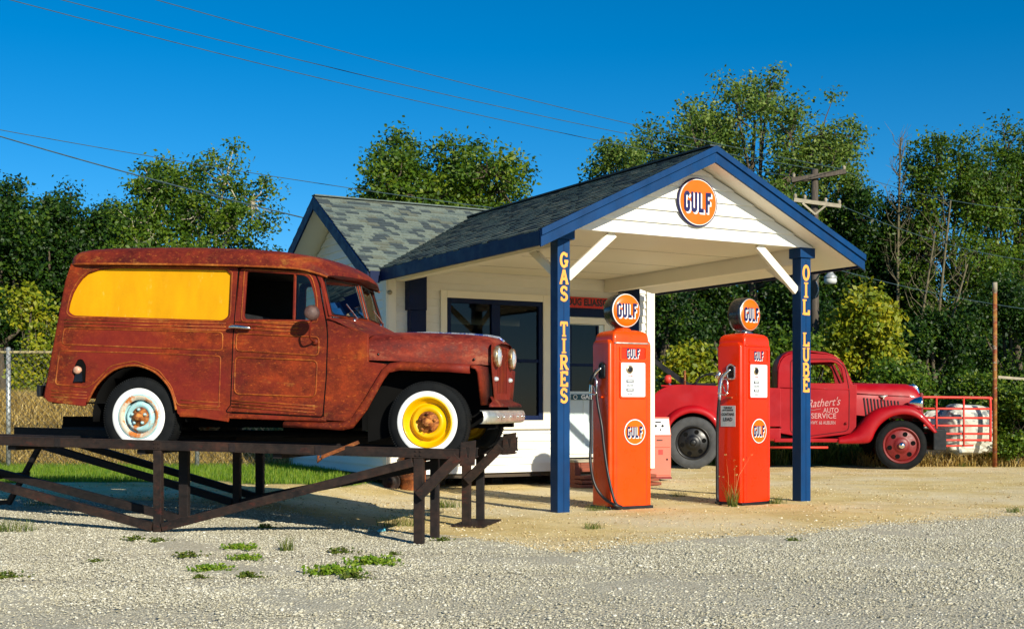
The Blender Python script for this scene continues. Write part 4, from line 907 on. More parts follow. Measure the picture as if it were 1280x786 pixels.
# end plates with a slot each
for w in (0, 1.66):
    ol = [(-.02, -.14), (.11, -.13), (.12, .08), (-.01, .06)]; sl = [(.03, .02), (.07, .02), (.056, -.07), (.046, -.07)]
    vs, fs = plate([ol, sl], .012, .001); m = MB(); m.add(vs, fs); m.xf(lambda x, y, z: (SE-.075+x, w-.008+z, topz(SE, w)-.0+y)); m.build('end_plate', STEEL, ramp_o)
# bent tow hook hanging from the near beam
m = MB(); z = topz(-.8, 0); m.bar((-.86, -.02, z-.10), (-.55, .05, z+.03), .05, .03); m.tube([(-.84, -.02, z-.09), (-.90, -.02, z-.14), (-.89, -.02, z-.085)], .014, 6); m.build('hook_bar', BARREL, ramp_o)
# gravel-coloured crust is left off; loading end frame at far left
m = MB()
def tb(a, b_, r=.045): m.bar(a, b_, r, r)
e = -4.55
for w in (.1, 1.0):
    g = gzl(e, w); tb((e+.35, w, topz(e, 0)-.1), (e-.02, w, g+.06)); tb((e-.02, w, g+.08), (e-.62, w, g+.02)); tb((e-.2, w, topz(e, 0)-.1), (e-.6, w, g+.05))
tb((e+.2, .1, .5), (e+.2, 1.0, .5)); m.build('end_frame', STEEL_D, ramp_o)
# ---------------- service station ----------------
CB, SB = math.cos(R(29.2)), math.sin(R(29.2))
def bw(a, b, z=0): return (CB*a-SB*b, SB*a+CB*b, z)
def Bf(u, v, b):
    k = (u-640)/FPX; a = b*(SB+CB*k)/(CB-SB*k); Yd = SB*a+CB*b; return a, CAMH-(v-HOR)/FPX*Yd
def Bs(u, v, a):
    k = (u-640)/FPX; b = a*(CB-SB*k)/(SB+CB*k); Yd = SB*a+CB*b; return b, CAMH-(v-HOR)/FPX*Yd
A0, B0 = 9.37, 18.0
house = empty('service_station', bw(A0, B0), R(29.2), label='small white clapboard gas station with blue trim, grey shingles and a front canopy', cat='building')
def hb(m, name, mt, parent=None, **k):
    m.xf(lambda x, y, z: (x-A0, y-B0, z)); return m.build(name, mt, parent or house, **k)
AL, AR, BW, BK = 7.10, 11.64, 16.30, 20.45
BR, ZR, SL1 = 18.04, 4.36, .617     # main ridge
AC, ZC, SL2 = 9.155, 4.18, .478     # canopy ridge
def zm(b): return ZR-SL1*abs(BR-b)
def zc(a): return ZC-SL2*abs(a-AC)
# window / door extents on the front wall
wa0, wzt = Bf(549, 362.5, BW); wa1 = Bf(689, 380, BW)[0]; wzb = Bf(660, 531, BW)[1]
ga0 = Bf(557, 372, BW)[0]; ga1 = Bf(677, 379, BW)[0]; gzt = Bf(557, 372, BW)[1]; gzb = Bf(660, 525, BW)[1]
da0 = Bf(699, 500, BW)[0]; da1 = Bf(759, 500, BW)[0]; dzt = Bf(730, 397, BW)[1]; dzb = Bf(725, 567, BW)[1]
def lap(m, to3, z0, z1, h, iv, rg_=.016):
    z = z0; 
    while z < z1-.01:
        zt_ = min(z+h, z1)
        for a0, a1, a2, a3 in iv(z, zt_):
            if a1-a0 < .01: continue
            j = rng.uniform(-.0015, .0015)
            vs = [to3(a0, -rg_-j, z), to3(a1, -rg_-j, z), to3(a3, -.003, zt_), to3(a2, -.003, zt_), to3(a0, .02, z), to3(a1, .02, z), to3(a3, .02, zt_), to3(a2, .02, zt_)]
            m.add(vs, [(0, 1, 2, 3), (7, 6, 5, 4), (0, 4, 5, 1), (2, 6, 7, 3), (1, 5, 6, 2), (0, 3, 7, 4)])
        z = zt_
def front_iv(z, zt_):
    cuts = []
    zmid = (z+zt_)/2
    if gzb-.03 < zmid < gzt+.03: cuts.append((ga0-.03, ga1+.03))
    if zmid < dzt: cuts.append((da0+.02, da1-.02))
    out = []; c = AL
    for x0, x1 in sorted(cuts): out.append((c, x0, c, x0)); c = x1
    out.append((c, AR, c, AR)); return out
m = MB(); lap(m, lambda a, o, z: (a, BW+o, z), .21, 3.3, .115, front_iv, .026)
fw = hb(m, 'front_wall', WHITE)
def side_iv(z, zt_):
    def ext(zz): return (max(BW, BR-(ZR-.10-zz)/SL1), min(BK, BR+(ZR-.10-zz)/SL1))
    l0, r0 = ext(z); l1, r1 = ext(zt_)
    return [(l0, r0, l1, r1)]
m = MB(); lap(m, lambda b, o, z: (AL+o, b, z), .21, ZR-.12, .125, side_iv, .026); hb(m, 'side_wall', WHITE)
m = MB(); lap(m, lambda b, o, z: (AR-o, b, z), .21, ZR-.12, .125, side_iv); hb(m, 'side_wall', WHITE)
m = MB(); m.box(AL, AR, BK, BK+.03, .21, 2.7); hb(m, 'back_wall', WHITE)
m = MB()
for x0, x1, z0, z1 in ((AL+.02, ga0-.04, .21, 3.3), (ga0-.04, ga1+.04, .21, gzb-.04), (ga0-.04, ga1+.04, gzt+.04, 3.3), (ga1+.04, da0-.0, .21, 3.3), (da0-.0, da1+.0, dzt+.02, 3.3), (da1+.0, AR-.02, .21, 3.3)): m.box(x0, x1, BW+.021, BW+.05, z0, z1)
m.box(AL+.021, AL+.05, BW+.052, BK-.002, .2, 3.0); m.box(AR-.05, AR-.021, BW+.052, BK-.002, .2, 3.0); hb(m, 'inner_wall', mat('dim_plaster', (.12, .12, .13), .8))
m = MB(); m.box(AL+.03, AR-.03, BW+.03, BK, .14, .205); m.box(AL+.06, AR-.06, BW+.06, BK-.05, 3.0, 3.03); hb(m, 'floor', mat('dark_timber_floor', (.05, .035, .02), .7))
m = MB()
for a in np.arange(AL+.2, AR, 1.0):
    for b in (BW+.9, BK-.3): m = MB(); m.box(a-.1, a+.1, b-.1, b+.1, -.02, .138); hb(m, 'foundation_block', OLDW)
m = MB(); m.box(AL-.022, AL+.10, BW-.055, BW-.028, .21, 3.2); m.box(AL-.045, AL-.018, BW-.045, BW+.09, .21, 3.1); hb(m, 'corner_board', WHITES, bevel=.003); m = MB(); m.box(AR-.11, AR+.022, BW-.055, BW-.028, .21, 3.2); m.box(AR+.018, AR+.045, BW-.045, BW+.09, .21, 3.1); hb(m, 'corner_board', WHITES, bevel=.003)
# roofs: white decks, shingle courses
SH = [mat('pale_grey_green_shingle', (.18, .215, .185), .9, var=.2, sc=30, bst=.4, bsc=200, spec=.1), mat('mid_grey_green_shingle', (.12, .152, .14), .9, var=.2, sc=30, bst=.4, bsc=200, spec=.1), mat('dark_slate_shingle', (.06, .078, .085), .9, var=.2, sc=30, bst=.4, bsc=200, spec=.1), mat('weathered_tan_shingle', (.14, .155, .125), .9, var=.2, sc=30, bst=.4, bsc=200, spec=.1)]
def courses(m, P, slope_len, l0, l1, exp=.135, stop=None, sides=True):
    # P(l, d, h): along-eave l, distance d up the slope, height h off the deck
    n = int(math.ceil(slope_len/exp))
    for i in range(n):
        d0 = i*exp; d1 = min(d0+exp*1.12, slope_len); l = l0-rng.uniform(0, .2)
        while l < l1:
            wd = rng.uniform(.08, .24); a = max(l, l0); b = min(l+wd, l1); l += wd
            if b-a < .01: continue
            if stop and stop((a+b)/2, (d0+d1)/2): continue
            k = rng.choice(4, p=[.40, .22, .25, .13]); hh = .020+(.007 if sides and k in (0, 3) else 0)
            dd = d0-(.012 if k != 2 else 0)+rng.uniform(-.006, .006)
            vs = [P(a, dd, hh), P(b, dd, hh), P(b, d1, .003+.002*k), P(a, d1, .003+.002*k), P(a, dd, .0), P(b, dd, .0)]
            m.add(vs, [(0, 1, 2, 3), (4, 5, 1, 0), (0, 3, 4), (1, 5, 2)] if sides else [(0, 1, 2, 3), (4, 5, 1, 0)], int(k))
c1 = 1/math.hypot(1, SL1); s1_ = SL1*c1; c2 = 1/math.hypot(1, SL2); s2_ = SL2*c2
BE, BE2, AE0, AE1 = 15.90, 20.85, 6.65, 11.70; BC = 16.22
BF = 11.56
def deck(pts, n, th=.05):   # pts: quad top; extruded down along normal
    m = MB(); q = [Vector(p) for p in pts]; n = Vector(n).normalized()*th
    m.add(q+[p-n for p in q], [(0, 1, 2, 3), (7, 6, 5, 4), (0, 4, 5, 1), (2, 6, 7, 3), (1, 5, 6, 2), (0, 3, 7, 4)]); return m
mroof = hb(deck([(AE0, BE, zm(BE)), (7.1, BE, zm(BE)), (7.1, BR, ZR), (AE0, BR, ZR)], (0, -s1_, c1)), 'main_roof', WHITES)
hb(deck([(7.101, BC, zm(BC)), (AE1, BC, zm(BC)), (AE1, BR, ZR), (7.101, BR, ZR)], (0, -s1_, c1)), 'main_roof', WHITES)
hb(deck([(AE0, BR, ZR), (AE1, BR, ZR), (AE1, BE2, zm(BE2)), (AE0, BE2, zm(BE2))], (0, s1_, c1)), 'main_roof', WHITES)
m = MB(); Lm = (BR-BE)/c1; courses(m, lambda l, d, h: (l, BE-.02+d*c1-h*s1_, zm(BE)+.012+d*s1_+h*c1-.02*SL1), Lm+.02, AE0-.02, AE1+.02, exp=.098, stop=lambda l, d: l > 7.1 and d*c1+BE < BC)
Lb = (BE2-BR)/c1; courses(m, lambda l, d, h: (l, BE2+.02-d*c1+h*s1_, zm(BE2)+d*s1_+h*c1), Lb+.02, AE0-.02, AE1+.02, exp=.25)
m.bar((AE0-.02, BR, ZR+.028), (AE1+.02, BR, ZR+.028), .14, .02, 1); sh1 = hb(m, 'shingles', SH, recalc=False)
def bvalley(a): return BR-(ZR-zc(a))/SL1
CL0, CL1 = 6.83, 11.48
for sgn, ae in ((-1, CL0), (1, CL1)):
    bv0 = bvalley(ae); bv1 = bvalley(AC); q = [(ae, BF, zc(ae)), (AC, BF, ZC), (AC, bv1, ZC), (ae, bv0, zc(ae))]
    hb(deck(q, (sgn*s2_, 0, c2), .14), 'canopy_roof', WHITES)
m = MB(); L2 = (AC-CL0)/c2
for sgn, ae in ((-1, CL0), (1, CL1)):
    courses(m, (lambda sgn, ae: lambda l, d, h: (ae+sgn*.02-sgn*(d*c2)+sgn*h*s2_, l, zc(ae)+.010+d*s2_+h*c2-.02*SL2))(sgn, ae), L2+.02, BF-.03, bvalley(AC), sides=False, exp=.115, stop=lambda l, d, ae=ae, sgn=sgn: l > bvalley(ae-sgn*d*c2)+.06)
m.bar((AC, BF-.03, ZC+.025), (AC, bvalley(AC)-.03, ZC+.025), .16, .02, 2); hb(m, 'shingles', SH, recalc=False)
# fascias
def fascia(pts, th_dir, h, name, mt, th=.03, drop=0):
    m = MB(); p, q = [Vector(x) for x in pts]; t = Vector(th_dir)*th; up = Vector((0, 0, h)); dn = Vector((0, 0, drop))
    vs = [p-dn, q-dn, q-dn-up, p-dn-up, p+t-dn, q+t-dn, q+t-dn-up, p+t-dn-up]
    m.add(vs, [(0, 1, 2, 3), (7, 6, 5, 4), (0, 4, 5, 1), (2, 6, 7, 3), (1, 5, 6, 2), (0, 3, 7, 4)]); return hb(m, name, mt, bevel=.003)
for ae in (CL0, CL1):
    e = .03*(1 if ae > AC else -1)
    fascia([(ae+e, BF-.002, zc(ae)-.005), (AC, BF-.002, ZC+.01)], (0, -1, 0), .18, 'rake_fascia', BLUE_SUN)
    fascia([(ae+e, BF-.034, zc(ae)+.010), (AC, BF-.034, ZC+.025)], (0, -1, 0), .075, 'rake_moulding', BLUE_SUN, th=.022)
m = MB(); m.box(CL0-.032, CL0-.002, BF, BE+.05, zc(CL0)-.165, zc(CL0)+.005); hb(m, 'eave_fascia', BLUE_SHADE, bevel=.003); m = MB(); m.box(CL1+.002, CL1+.032, BF, BE+.05, zc(CL1)-.15, zc(CL1)+.005); hb(m, 'eave_fascia', BLUE_SHADE, bevel=.003)
for ae, d in ((AE0, -1), (AE1, 1)):
    for b_ in (BE if d < 0 else BC, BE2): fascia([(ae+d*.002, b_, zm(b_)-.005), (ae+d*.002, BR, ZR+.01)], (d, 0, 0), .19, 'rake_fascia', BLUE_SHADE)
m = MB(); m.box(AE0, CL0-.04, BE-.032, BE-.002, zm(BE)-.16, zm(BE)+.0); hb(m, 'eave_fascia', BLUE_SHADE)
# canopy gable, ceiling, beams
BG = 11.85; ZCE = 3.155
def gab_iv(z, zt_):
    f = lambda zz: (ZC-.175-zz)/SL2
    return [(AC-f(z), AC+f(z), AC-f(zt_), AC+f(zt_))]
m = MB(); lap(m, lambda a, o, z: (a, BG+o, z), ZCE-.0, ZC-.18, .15, gab_iv, .03); hb(m, 'gable_wall', WHITE)
m = MB(); m.box(7.36, 10.72, BG+.022, BW-.02, ZCE, ZCE+.03); hb(m, 'ceiling', WHITES)
m = MB()
for b in np.arange(BG+1.2, BW, 1.22): m.box(7.36, 10.72, b-.002, b+.002, ZCE-.002, ZCE+.001)
hb(m, 'ceiling_joint', OLDW)
m = MB()
for a0, a1 in ((7.20, 7.34), (10.74, 10.88)): m = MB(); m.box(a0, a1, BG+.15, BW-.02, 2.96, ZCE+.05); hb(m, 'side_beam', WHITES, bevel=.004)

# posts with lettering
def ribbon(poly, t, closed=False):
    P = [Vector(p) for p in poly]; N = len(P); L = []; Rr = []
    for i, p in enumerate(P):
        d0 = (p-P[i-1]).normalized() if (i > 0 or closed) else None; d1 = (P[(i+1) % N]-p).normalized() if (i < N-1 or closed) else None
        d0 = d0 or d1; d1 = d1 or d0; n0 = Vector((-d0.y, d0.x)); n1 = Vector((-d1.y, d1.x)); n = (n0+n1)
        n = n.normalized() if n.length > 1e-5 else n0; k = t/2/max(.5, n.dot(n0)); L.append(p+n*k); Rr.append(p-n*k)
    fs = []
    for i in range(N if closed else N-1): j = (i+1) % N; fs.append((i, j, N+j, N+i))
    return L+Rr, fs
def arc(cx, cy, rx, ry, a0, a1, n=8): return [(cx+rx*math.cos(R(a0+(a1-a0)*i/n)), cy+ry*math.sin(R(a0+(a1-a0)*i/n))) for i in range(n+1)]
GW = .62
SERIF = {
 'A': [[(.04, .03), (.31, 1)], [(.31, 1), (.58, .03)], [(.15, .36), (.47, .36)], 's', [(-.06, .03), (.16, .03)], [(.44, .03), (.68, .03)]],
 'B': [[(.1, 0), (.1, 1)], [(.1, .96)]+arc(.32, .74, .2, .22, 90, -90)+[(.1, .52)], [(.1, .52)]+arc(.34, .27, .22, .25, 90, -90)+[(.1, .02)], 's', [(-.03, .03), (.2, .03)], [(-.03, .97), (.2, .97)]],
 'E': [[(.12, 0), (.12, 1)], [(.12, .96), (.56, .96), (.56, .76)], [(.12, .5), (.40, .5)], [(.12, .04), (.56, .04), (.56, .26)], 's', [(-.02, .03), (.2, .03)], [(-.02, .97), (.2, .97)], [(.38, .36), (.38, .64)]],
 'G': [arc(.31, .5, .25, .46, 40, 335, 16)+[(.55, .42)], [(.34, .42), (.66, .42)], 's', [(.54, .98), (.54, .72)], [(.54, .42), (.54, .06)]],
 'I': [[(.31, 0), (.31, 1)], 's', [(.12, .03), (.50, .03)], [(.12, .97), (.50, .97)]],
 'L': [[(.14, 0), (.14, 1)], [(.14, .04), (.56, .04), (.56, .30)], 's', [(-.02, .03), (.2, .03)], [(-.02, .97), (.34, .97)]],
 'O': [arc(.31, .5, .24, .46, 0, 360, 24)],
 'R': [[(.1, 0), (.1, 1)], [(.1, .96)]+arc(.32, .73, .2, .23, 90, -90)+[(.1, .50)], [(.30, .48), (.56, .03)], 's', [(-.03, .03), (.24, .03)], [(-.03, .97), (.2, .97)], [(.46, .03), (.70, .03)]],
 'S': [arc(.31, .73, .21, .23, 25, 270, 12)+arc(.31, .27, .23, .23, 90, -155, 12), 's', [(.52, .98), (.52, .72)], [(.09, .02), (.09, .28)]],
 'T': [[(.31, 0), (.31, 1)], [(.02, .95), (.60, .95)], 's', [(.04, .97), (.04, .72)], [(.58, .97), (.58, .72)], [(.14, .03), (.48, .03)]],
 'U': [[(.1, 1)]+arc(.31, .3, .21, .27, 180, 360)+[(.52, 1)], 's', [(-.04, .97), (.24, .97)], [(.38, .97), (.66, .97)]],
 'F': [[(.12, 0), (.12, 1)], [(.12, .96), (.56, .96)], [(.12, .5), (.42, .5)]]}
def glyphs(m, word, size, x, z, to3, t=.17, adv=None, vert=False, tab=SERIF, wsc=1.0, mi=0):
    for i, ch in enumerate(word):
        if ch != ' ':
            thin = False; q = 0
            for st in tab[ch]:
                if st == 's': thin = True; continue
                closed = st[0] == st[-1] or (Vector(st[0])-Vector(st[-1])).length < 1e-4
                pts = st[:-1] if closed else st
                vs, fs = ribbon(pts, t*(.55 if thin else 1), closed); q += 1
                m.add([to3(x+(p[0]-.31)*size*wsc, z+(p[1]-.5)*size, .0004*q) for p in vs], fs, mi)
        if vert: z -= adv
        else: x += adv
    return m
BLOCK = {
 'G': [[(.50, .80)]+arc(.29, .78, .19, .14, 20, 180, 6)+arc(.29, .22, .19, .14, 180, 340, 6)+[(.48, .48)], [(.30, .46), (.57, .46)]],
 'U': [[(.10, 1)]+arc(.29, .22, .19, .14, 180, 360, 8)+[(.48, 1)]],
 'L': [[(.12, 1), (.12, .09), (.52, .09)]],
 'F': [[(.12, 0), (.12, .91), (.54, .91)], [(.12, .52), (.44, .52)]]}
def gulf(parent, W_m, to3, outl=True, dark=None):
    # W_m: word width; slightly arched block word with a white drop shadow
    h = W_m*.56; adv = W_m/4; 
    for k, (nm, mt, dx, dz, o) in enumerate((('letter_shadow', SIGNW, .045*W_m, -.045*W_m, .0), ('lettering', dark or SIGNB, 0, 0, .0022))):
        m = MB()
        for i, ch in enumerate('GULF'):
            hh = h*(1.12 if i in (0, 3) else 1.0) if False else h
            glyphs(m, ch, hh, -1.5*adv+i*adv+dx, dz, lambda x, z, q, o=o: to3(x, z, o+q), .215, 0, tab=BLOCK, wsc=adv/(h*.70), mi=0)
            if k == 0:
                glyphs(m, ch, hh, -1.5*adv+i*adv+dx*.45, dz*.45, lambda x, z, q, o=o: to3(x, z, o+.0009+q*.5), .215, 0, tab=BLOCK, wsc=adv/(h*.70))
        m.build(nm, mt, parent, recalc=False)
def post(a0, a1, b0, b1, ground=-.03):
    m = MB(); m.box(a0, a1, b0, b1, ground, 3.03); p = hb(m, 'canopy_post', BLUE_SUN, bevel=.006)
    m = MB(); m.box(a0-.03, a1+.05, b0-.025, b1+.03, 3.0305, 3.155); hb(m, 'post_cap', BLUE_SUN, p, bevel=.004) if False else hb(m, 'post_cap', BLUE_SUN, bevel=.004)
    m = MB(); m.box((a0+a1)/2-.003, (a0+a1)/2+.003, b0-.0015, b0+.001, .0, 3.0); m.build  # centre joint between the two planks
    j = hb(m, 'plank_joint', BLUE_SHADE); return p
p1_ = post(7.19, 7.35, 11.83, 11.99); p2_ = post(10.73, 10.89, 11.83, 11.99)
def plet(words, a, pb, nm='lettering'):
    for word, u, v0, v1, n in words:
        m = MB()
        z0 = Bf(u, v0, pb)[1]; z1 = Bf(u, v1, pb)[1]; pitch = (z0-z1)/n
        glyphs(m, word, pitch*.86, a, z0-pitch*.43, lambda x, z, q: (x, pb-.003-q, z), .19, pitch, True, wsc=.98)
        hb(m, nm, YLET, recalc=False)
plet([('GAS', 705, 316, 379, 3), ('TIRES', 705, 402.5, 506, 5)], 7.27, 11.83)
plet([('OIL', 1007, 332, 396, 3), ('LUBE', 1007, 416, 492, 4)], 10.81, 11.83)
# wall pilasters in blue
for u0, u1, b in ((512.5, 533, BW-.16), (780, 799, BW-.16)):
    a0 = Bf(u0, 400, b)[0]; a1 = Bf(u1, 400, b)[0]; m = MB(); m.box(a0+.02, a1, b, BW-.019, .1, 2.55); m.box(a0-.015, a1, b-.02, BW-.018, 2.5502, ZCE-.2+.18); hb(m, 'wall_pilaster', BLUE_SHADE, bevel=.004)
# knee braces
def brace(p, q, w=.09, h=.09):
    m = MB(); m.bar(p, q, w, h); hb(m, 'knee_brace', WHITES, bevel=.003)
brace((7.36, 11.91, 2.62), (7.98, 11.91, 3.15), .05, .10); brace((10.72, 11.91, 2.62), (10.10, 11.91, 3.15), .05, .10)
brace((7.27, 12.0, 2.66), (7.27, 12.55, 3.0), .05, .09); brace((10.81, 12.0, 2.66), (10.81, 12.55, 3.0), .05, .09)
# picture window
m = MB(); e = .10
for x0, x1, z0, z1 in ((wa0, ga0, wzb, wzt), (ga1, wa1, wzb, wzt), (ga0, ga1, gzt, wzt), (ga0, ga1, wzb, gzb)): m.box(x0+.001, x1-.001, BW-.055, BW-.027, z0+.001, z1-.001)
win = hb(m, 'window', WHITES, bevel=.003)
m = MB(); m.box(wa0-.03, wa1+.03, BW-.075, BW-.018, wzb-.06, wzb-.0015); hb(m, 'window_sill', WHITES, win, bevel=.004); win.children[0].matrix_parent_inverse.identity()
m = MB(); f = .07; am = (Bf(612, 400, BW)[0]+Bf(625, 400, BW)[0])/2
for x0, x1, z0, z1 in ((ga0, ga0+f, gzb, gzt), (ga1-f, ga1, gzb, gzt), (ga0+f+.001, ga1-f-.001, gzt-f, gzt), (ga0+f+.001, ga1-f-.001, gzb, gzb+f), (am-.07, am+.07, gzb+f+.001, gzt-f-.001)): m.box(x0, x1, BW-.04, BW+.03, z0, z1)
zb_ = Bf(655, 451, BW)[1]
m.box(ga0+f+.001, am-.071, BW-.035, BW+.02, zb_-.025, zb_+.025); m.box(am+.071, ga1-f-.001, BW-.035, BW+.02, zb_-.025, zb_+.025); hb(m, 'window_frame', BLUE_SHADE, win, bevel=.004)
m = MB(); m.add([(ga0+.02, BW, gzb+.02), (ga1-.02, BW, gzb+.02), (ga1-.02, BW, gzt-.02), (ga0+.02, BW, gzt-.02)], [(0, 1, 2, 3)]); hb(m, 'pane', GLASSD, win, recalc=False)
vs, fs = text_mesh('OPEN', .10, .003); m = MB(); a_, z_ = Bf(648, 499, BW); m.add([(x+a_, BW+.03, y+z_) for x, y, z in vs], fs); hb(m, 'open_sticker', mat('dim_green_sticker', (.02, .10, .06), .6), win, recalc=False)
# glazed door
m = MB(); c = .10
for x0, x1, z0, z1 in ((da0-.02, da0+c-.02, dzb, dzt), (da1-c+.02, da1+.02, dzb, dzt), (da0+c-.019, da1-c+.019, dzt-c, dzt)): m.box(x0, x1, BW-.05, BW+.02, z0, z1)
m.box(da0-.05, da1+.05, BW-.10, BW+.03, dzb-.05, dzb-.001); hb(m, 'door_casing', WHITES, bevel=.003)
x0, x1 = da0+c-.015, da1-c+.015; zt_, zb_ = dzt-c-.005, dzb+.005; gz0 = Bf(725, 489, BW)[1]; gz1 = Bf(725, 406, BW)[1]
m = MB()
for q in ((x0, x0+.09, zb_, zt_), (x1-.09, x1, zb_, zt_), (x0+.0901, x1-.0901, gz1, zt_), (x0+.0901, x1-.0901, gz0-.1, gz0)): m.box(q[0], q[1], BW-.03, BW+.01, q[2], q[3])
m.box(x0+.0901, x1-.0901, BW-.018, BW+.005, zb_+.12, gz0-.101); m.box(x0+.0901, x1-.0901, BW-.03, BW+.01, zb_, zb_+.119)
xm = (x0+x1)/2; m.box(xm-.02, xm+.02, BW-.028, BW-.0185, zb_+.12, gz0-.101)
dr = hb(m, 'door', DOORB, bevel=.004)
m = MB(); m.add([(x0+.08, BW-.005, gz0-.01), (x1-.08, BW-.005, gz0-.01), (x1-.08, BW-.005, gz1+.01), (x0+.08, BW-.005, gz1+.01)], [(0, 1, 2, 3)]); hb(m, 'pane', GLASSD, dr, recalc=False)
m = MB(); zz = Bf(725, 456, BW)[1]; m.box(x0+.085, x1-.085, BW-.03, BW-.012, zz-.02, zz+.02); m.box(x0+.09, x0+.12, BW-.028, BW-.01, gz0, gz1-.01); m.box(x1-.12, x1-.09, BW-.028, BW-.01, gz0, gz1-.01); hb(m, 'glazing_bar', BLUE_SHADE, dr)
m = MB(); m.lathe([(.02, 0), (.02, -.03), (.03, -.05), (.02, -.07), (0, -.072)], (x1-.05, BW-.03, gz0-.06), 'y', 14); hb(m, 'door_knob', CHROME, dr)
a0, z0 = Bf(714, 492.5, BW-.035); a1, z1 = Bf(739, 499.5, BW-.035); z1 = Bf(714, 499.5, BW-.035)[1]
m = MB(); m.box(a0, a1+.1, BW-.040, BW-.031, z1, z0); st = hb(m, 'gas_sticker', mat('dark_teal_plate', (.01, .07, .09), .5), dr)
vs, fs = text_mesh('GAS', (z0-z1)*1.05, .004); m = MB(); m.add([(x*1.15+a0+.27, BW-.043, y+(z0+z1)/2) for x, y, z in vs], fs); m.tube([(a0+.07+.032*math.cos(t), BW-.042, (z0+z1)/2+.032*math.sin(t)) for t in np.linspace(0, 6.283, 17)[:-1]], .006, 4, closed=True); hb(m, 'sticker_lettering', SIGNW, dr, recalc=False)
# blue board over the door
a0, z0 = Bf(700, 384.5, BW-.05); a1, z1 = Bf(768, 394, BW-.05); m = MB(); m.box(a0, a1, BW-.06, BW-.018, Bf(712, 395, BW-.05)[1], Bf(712, 384.5, BW-.05)[1]-.002); hb(m, 'door_head_board', BLUE_SHADE)
# small camera eye at the corner
m = MB(); a_, z_ = Bf(486.5, 365.5, BW-.05); m.lathe([(.03, 0), (.035, -.03), (.025, -.06), (0, -.062)], (a_, BW-.045, z_), 'y', 14); hb(m, 'corner_lamp', PALEW)
for c_ in house.children_recursive:
    pass
# name board (red) and round gable sign
na0, nzt = Bf(700, 369.5, BW-.08); na1 = Bf(768, 375, BW-.08)[0]; nzt = Bf(712, 370.5, BW-.08)[1]; nzb = Bf(712, 384, BW-.08)[1]
ns = empty('name_sign', bw((na0+na1)/2, BW-.08, (nzb+nzt)/2), R(29.2), label='long red name board with dark letters above the station door', cat='sign')
m = MB(); hw = (na1-na0)/2; hh = (nzt-nzb)/2; m.box(-hw, hw, 0, .025, -hh, hh); m.build('board', SIGNRED, ns, bevel=.003)
vs, fs = text_mesh('DOUG ELIASSON', hh*1.75, .006, spacing=1.05); wx = max(v[0] for v in vs)-min(v[0] for v in vs); kx = (2*hw*.93)/wx; cx = (max(v[0] for v in vs)+min(v[0] for v in vs))/2
m = MB(); m.add([((x-cx)*kx, -.003, y) for x, y, z in vs], fs); m.build('lettering', BLACK, ns, recalc=False)
sa, sz = Bf(872.5, 253, BG-.06)
sg = empty('round_sign', bw(sa, BG-.06, sz), R(29.2), label='round orange sign with a blue rim and blue GULF lettering on the canopy gable', cat='sign')
m = MB(); m.lathe([(0, .03), (.285, .03), (.292, .015), (.285, 0), (.270, -.002)], n=56, axis='y'); m.build('rim', SIGNB, sg)
m = MB(); m.lathe([(.271, -.003), (.264, -.004), (.262, -.0035)], n=56, axis='y'); m.build('white_band', SIGNW, sg)
m = MB(); m.lathe([(0, -.004), (.2635, -.0045)], n=56, axis='y'); m.build('disc', ORSIGN, sg)
gulf(sg, .42, lambda x, z, o: (x-.005, -.008-o, z))

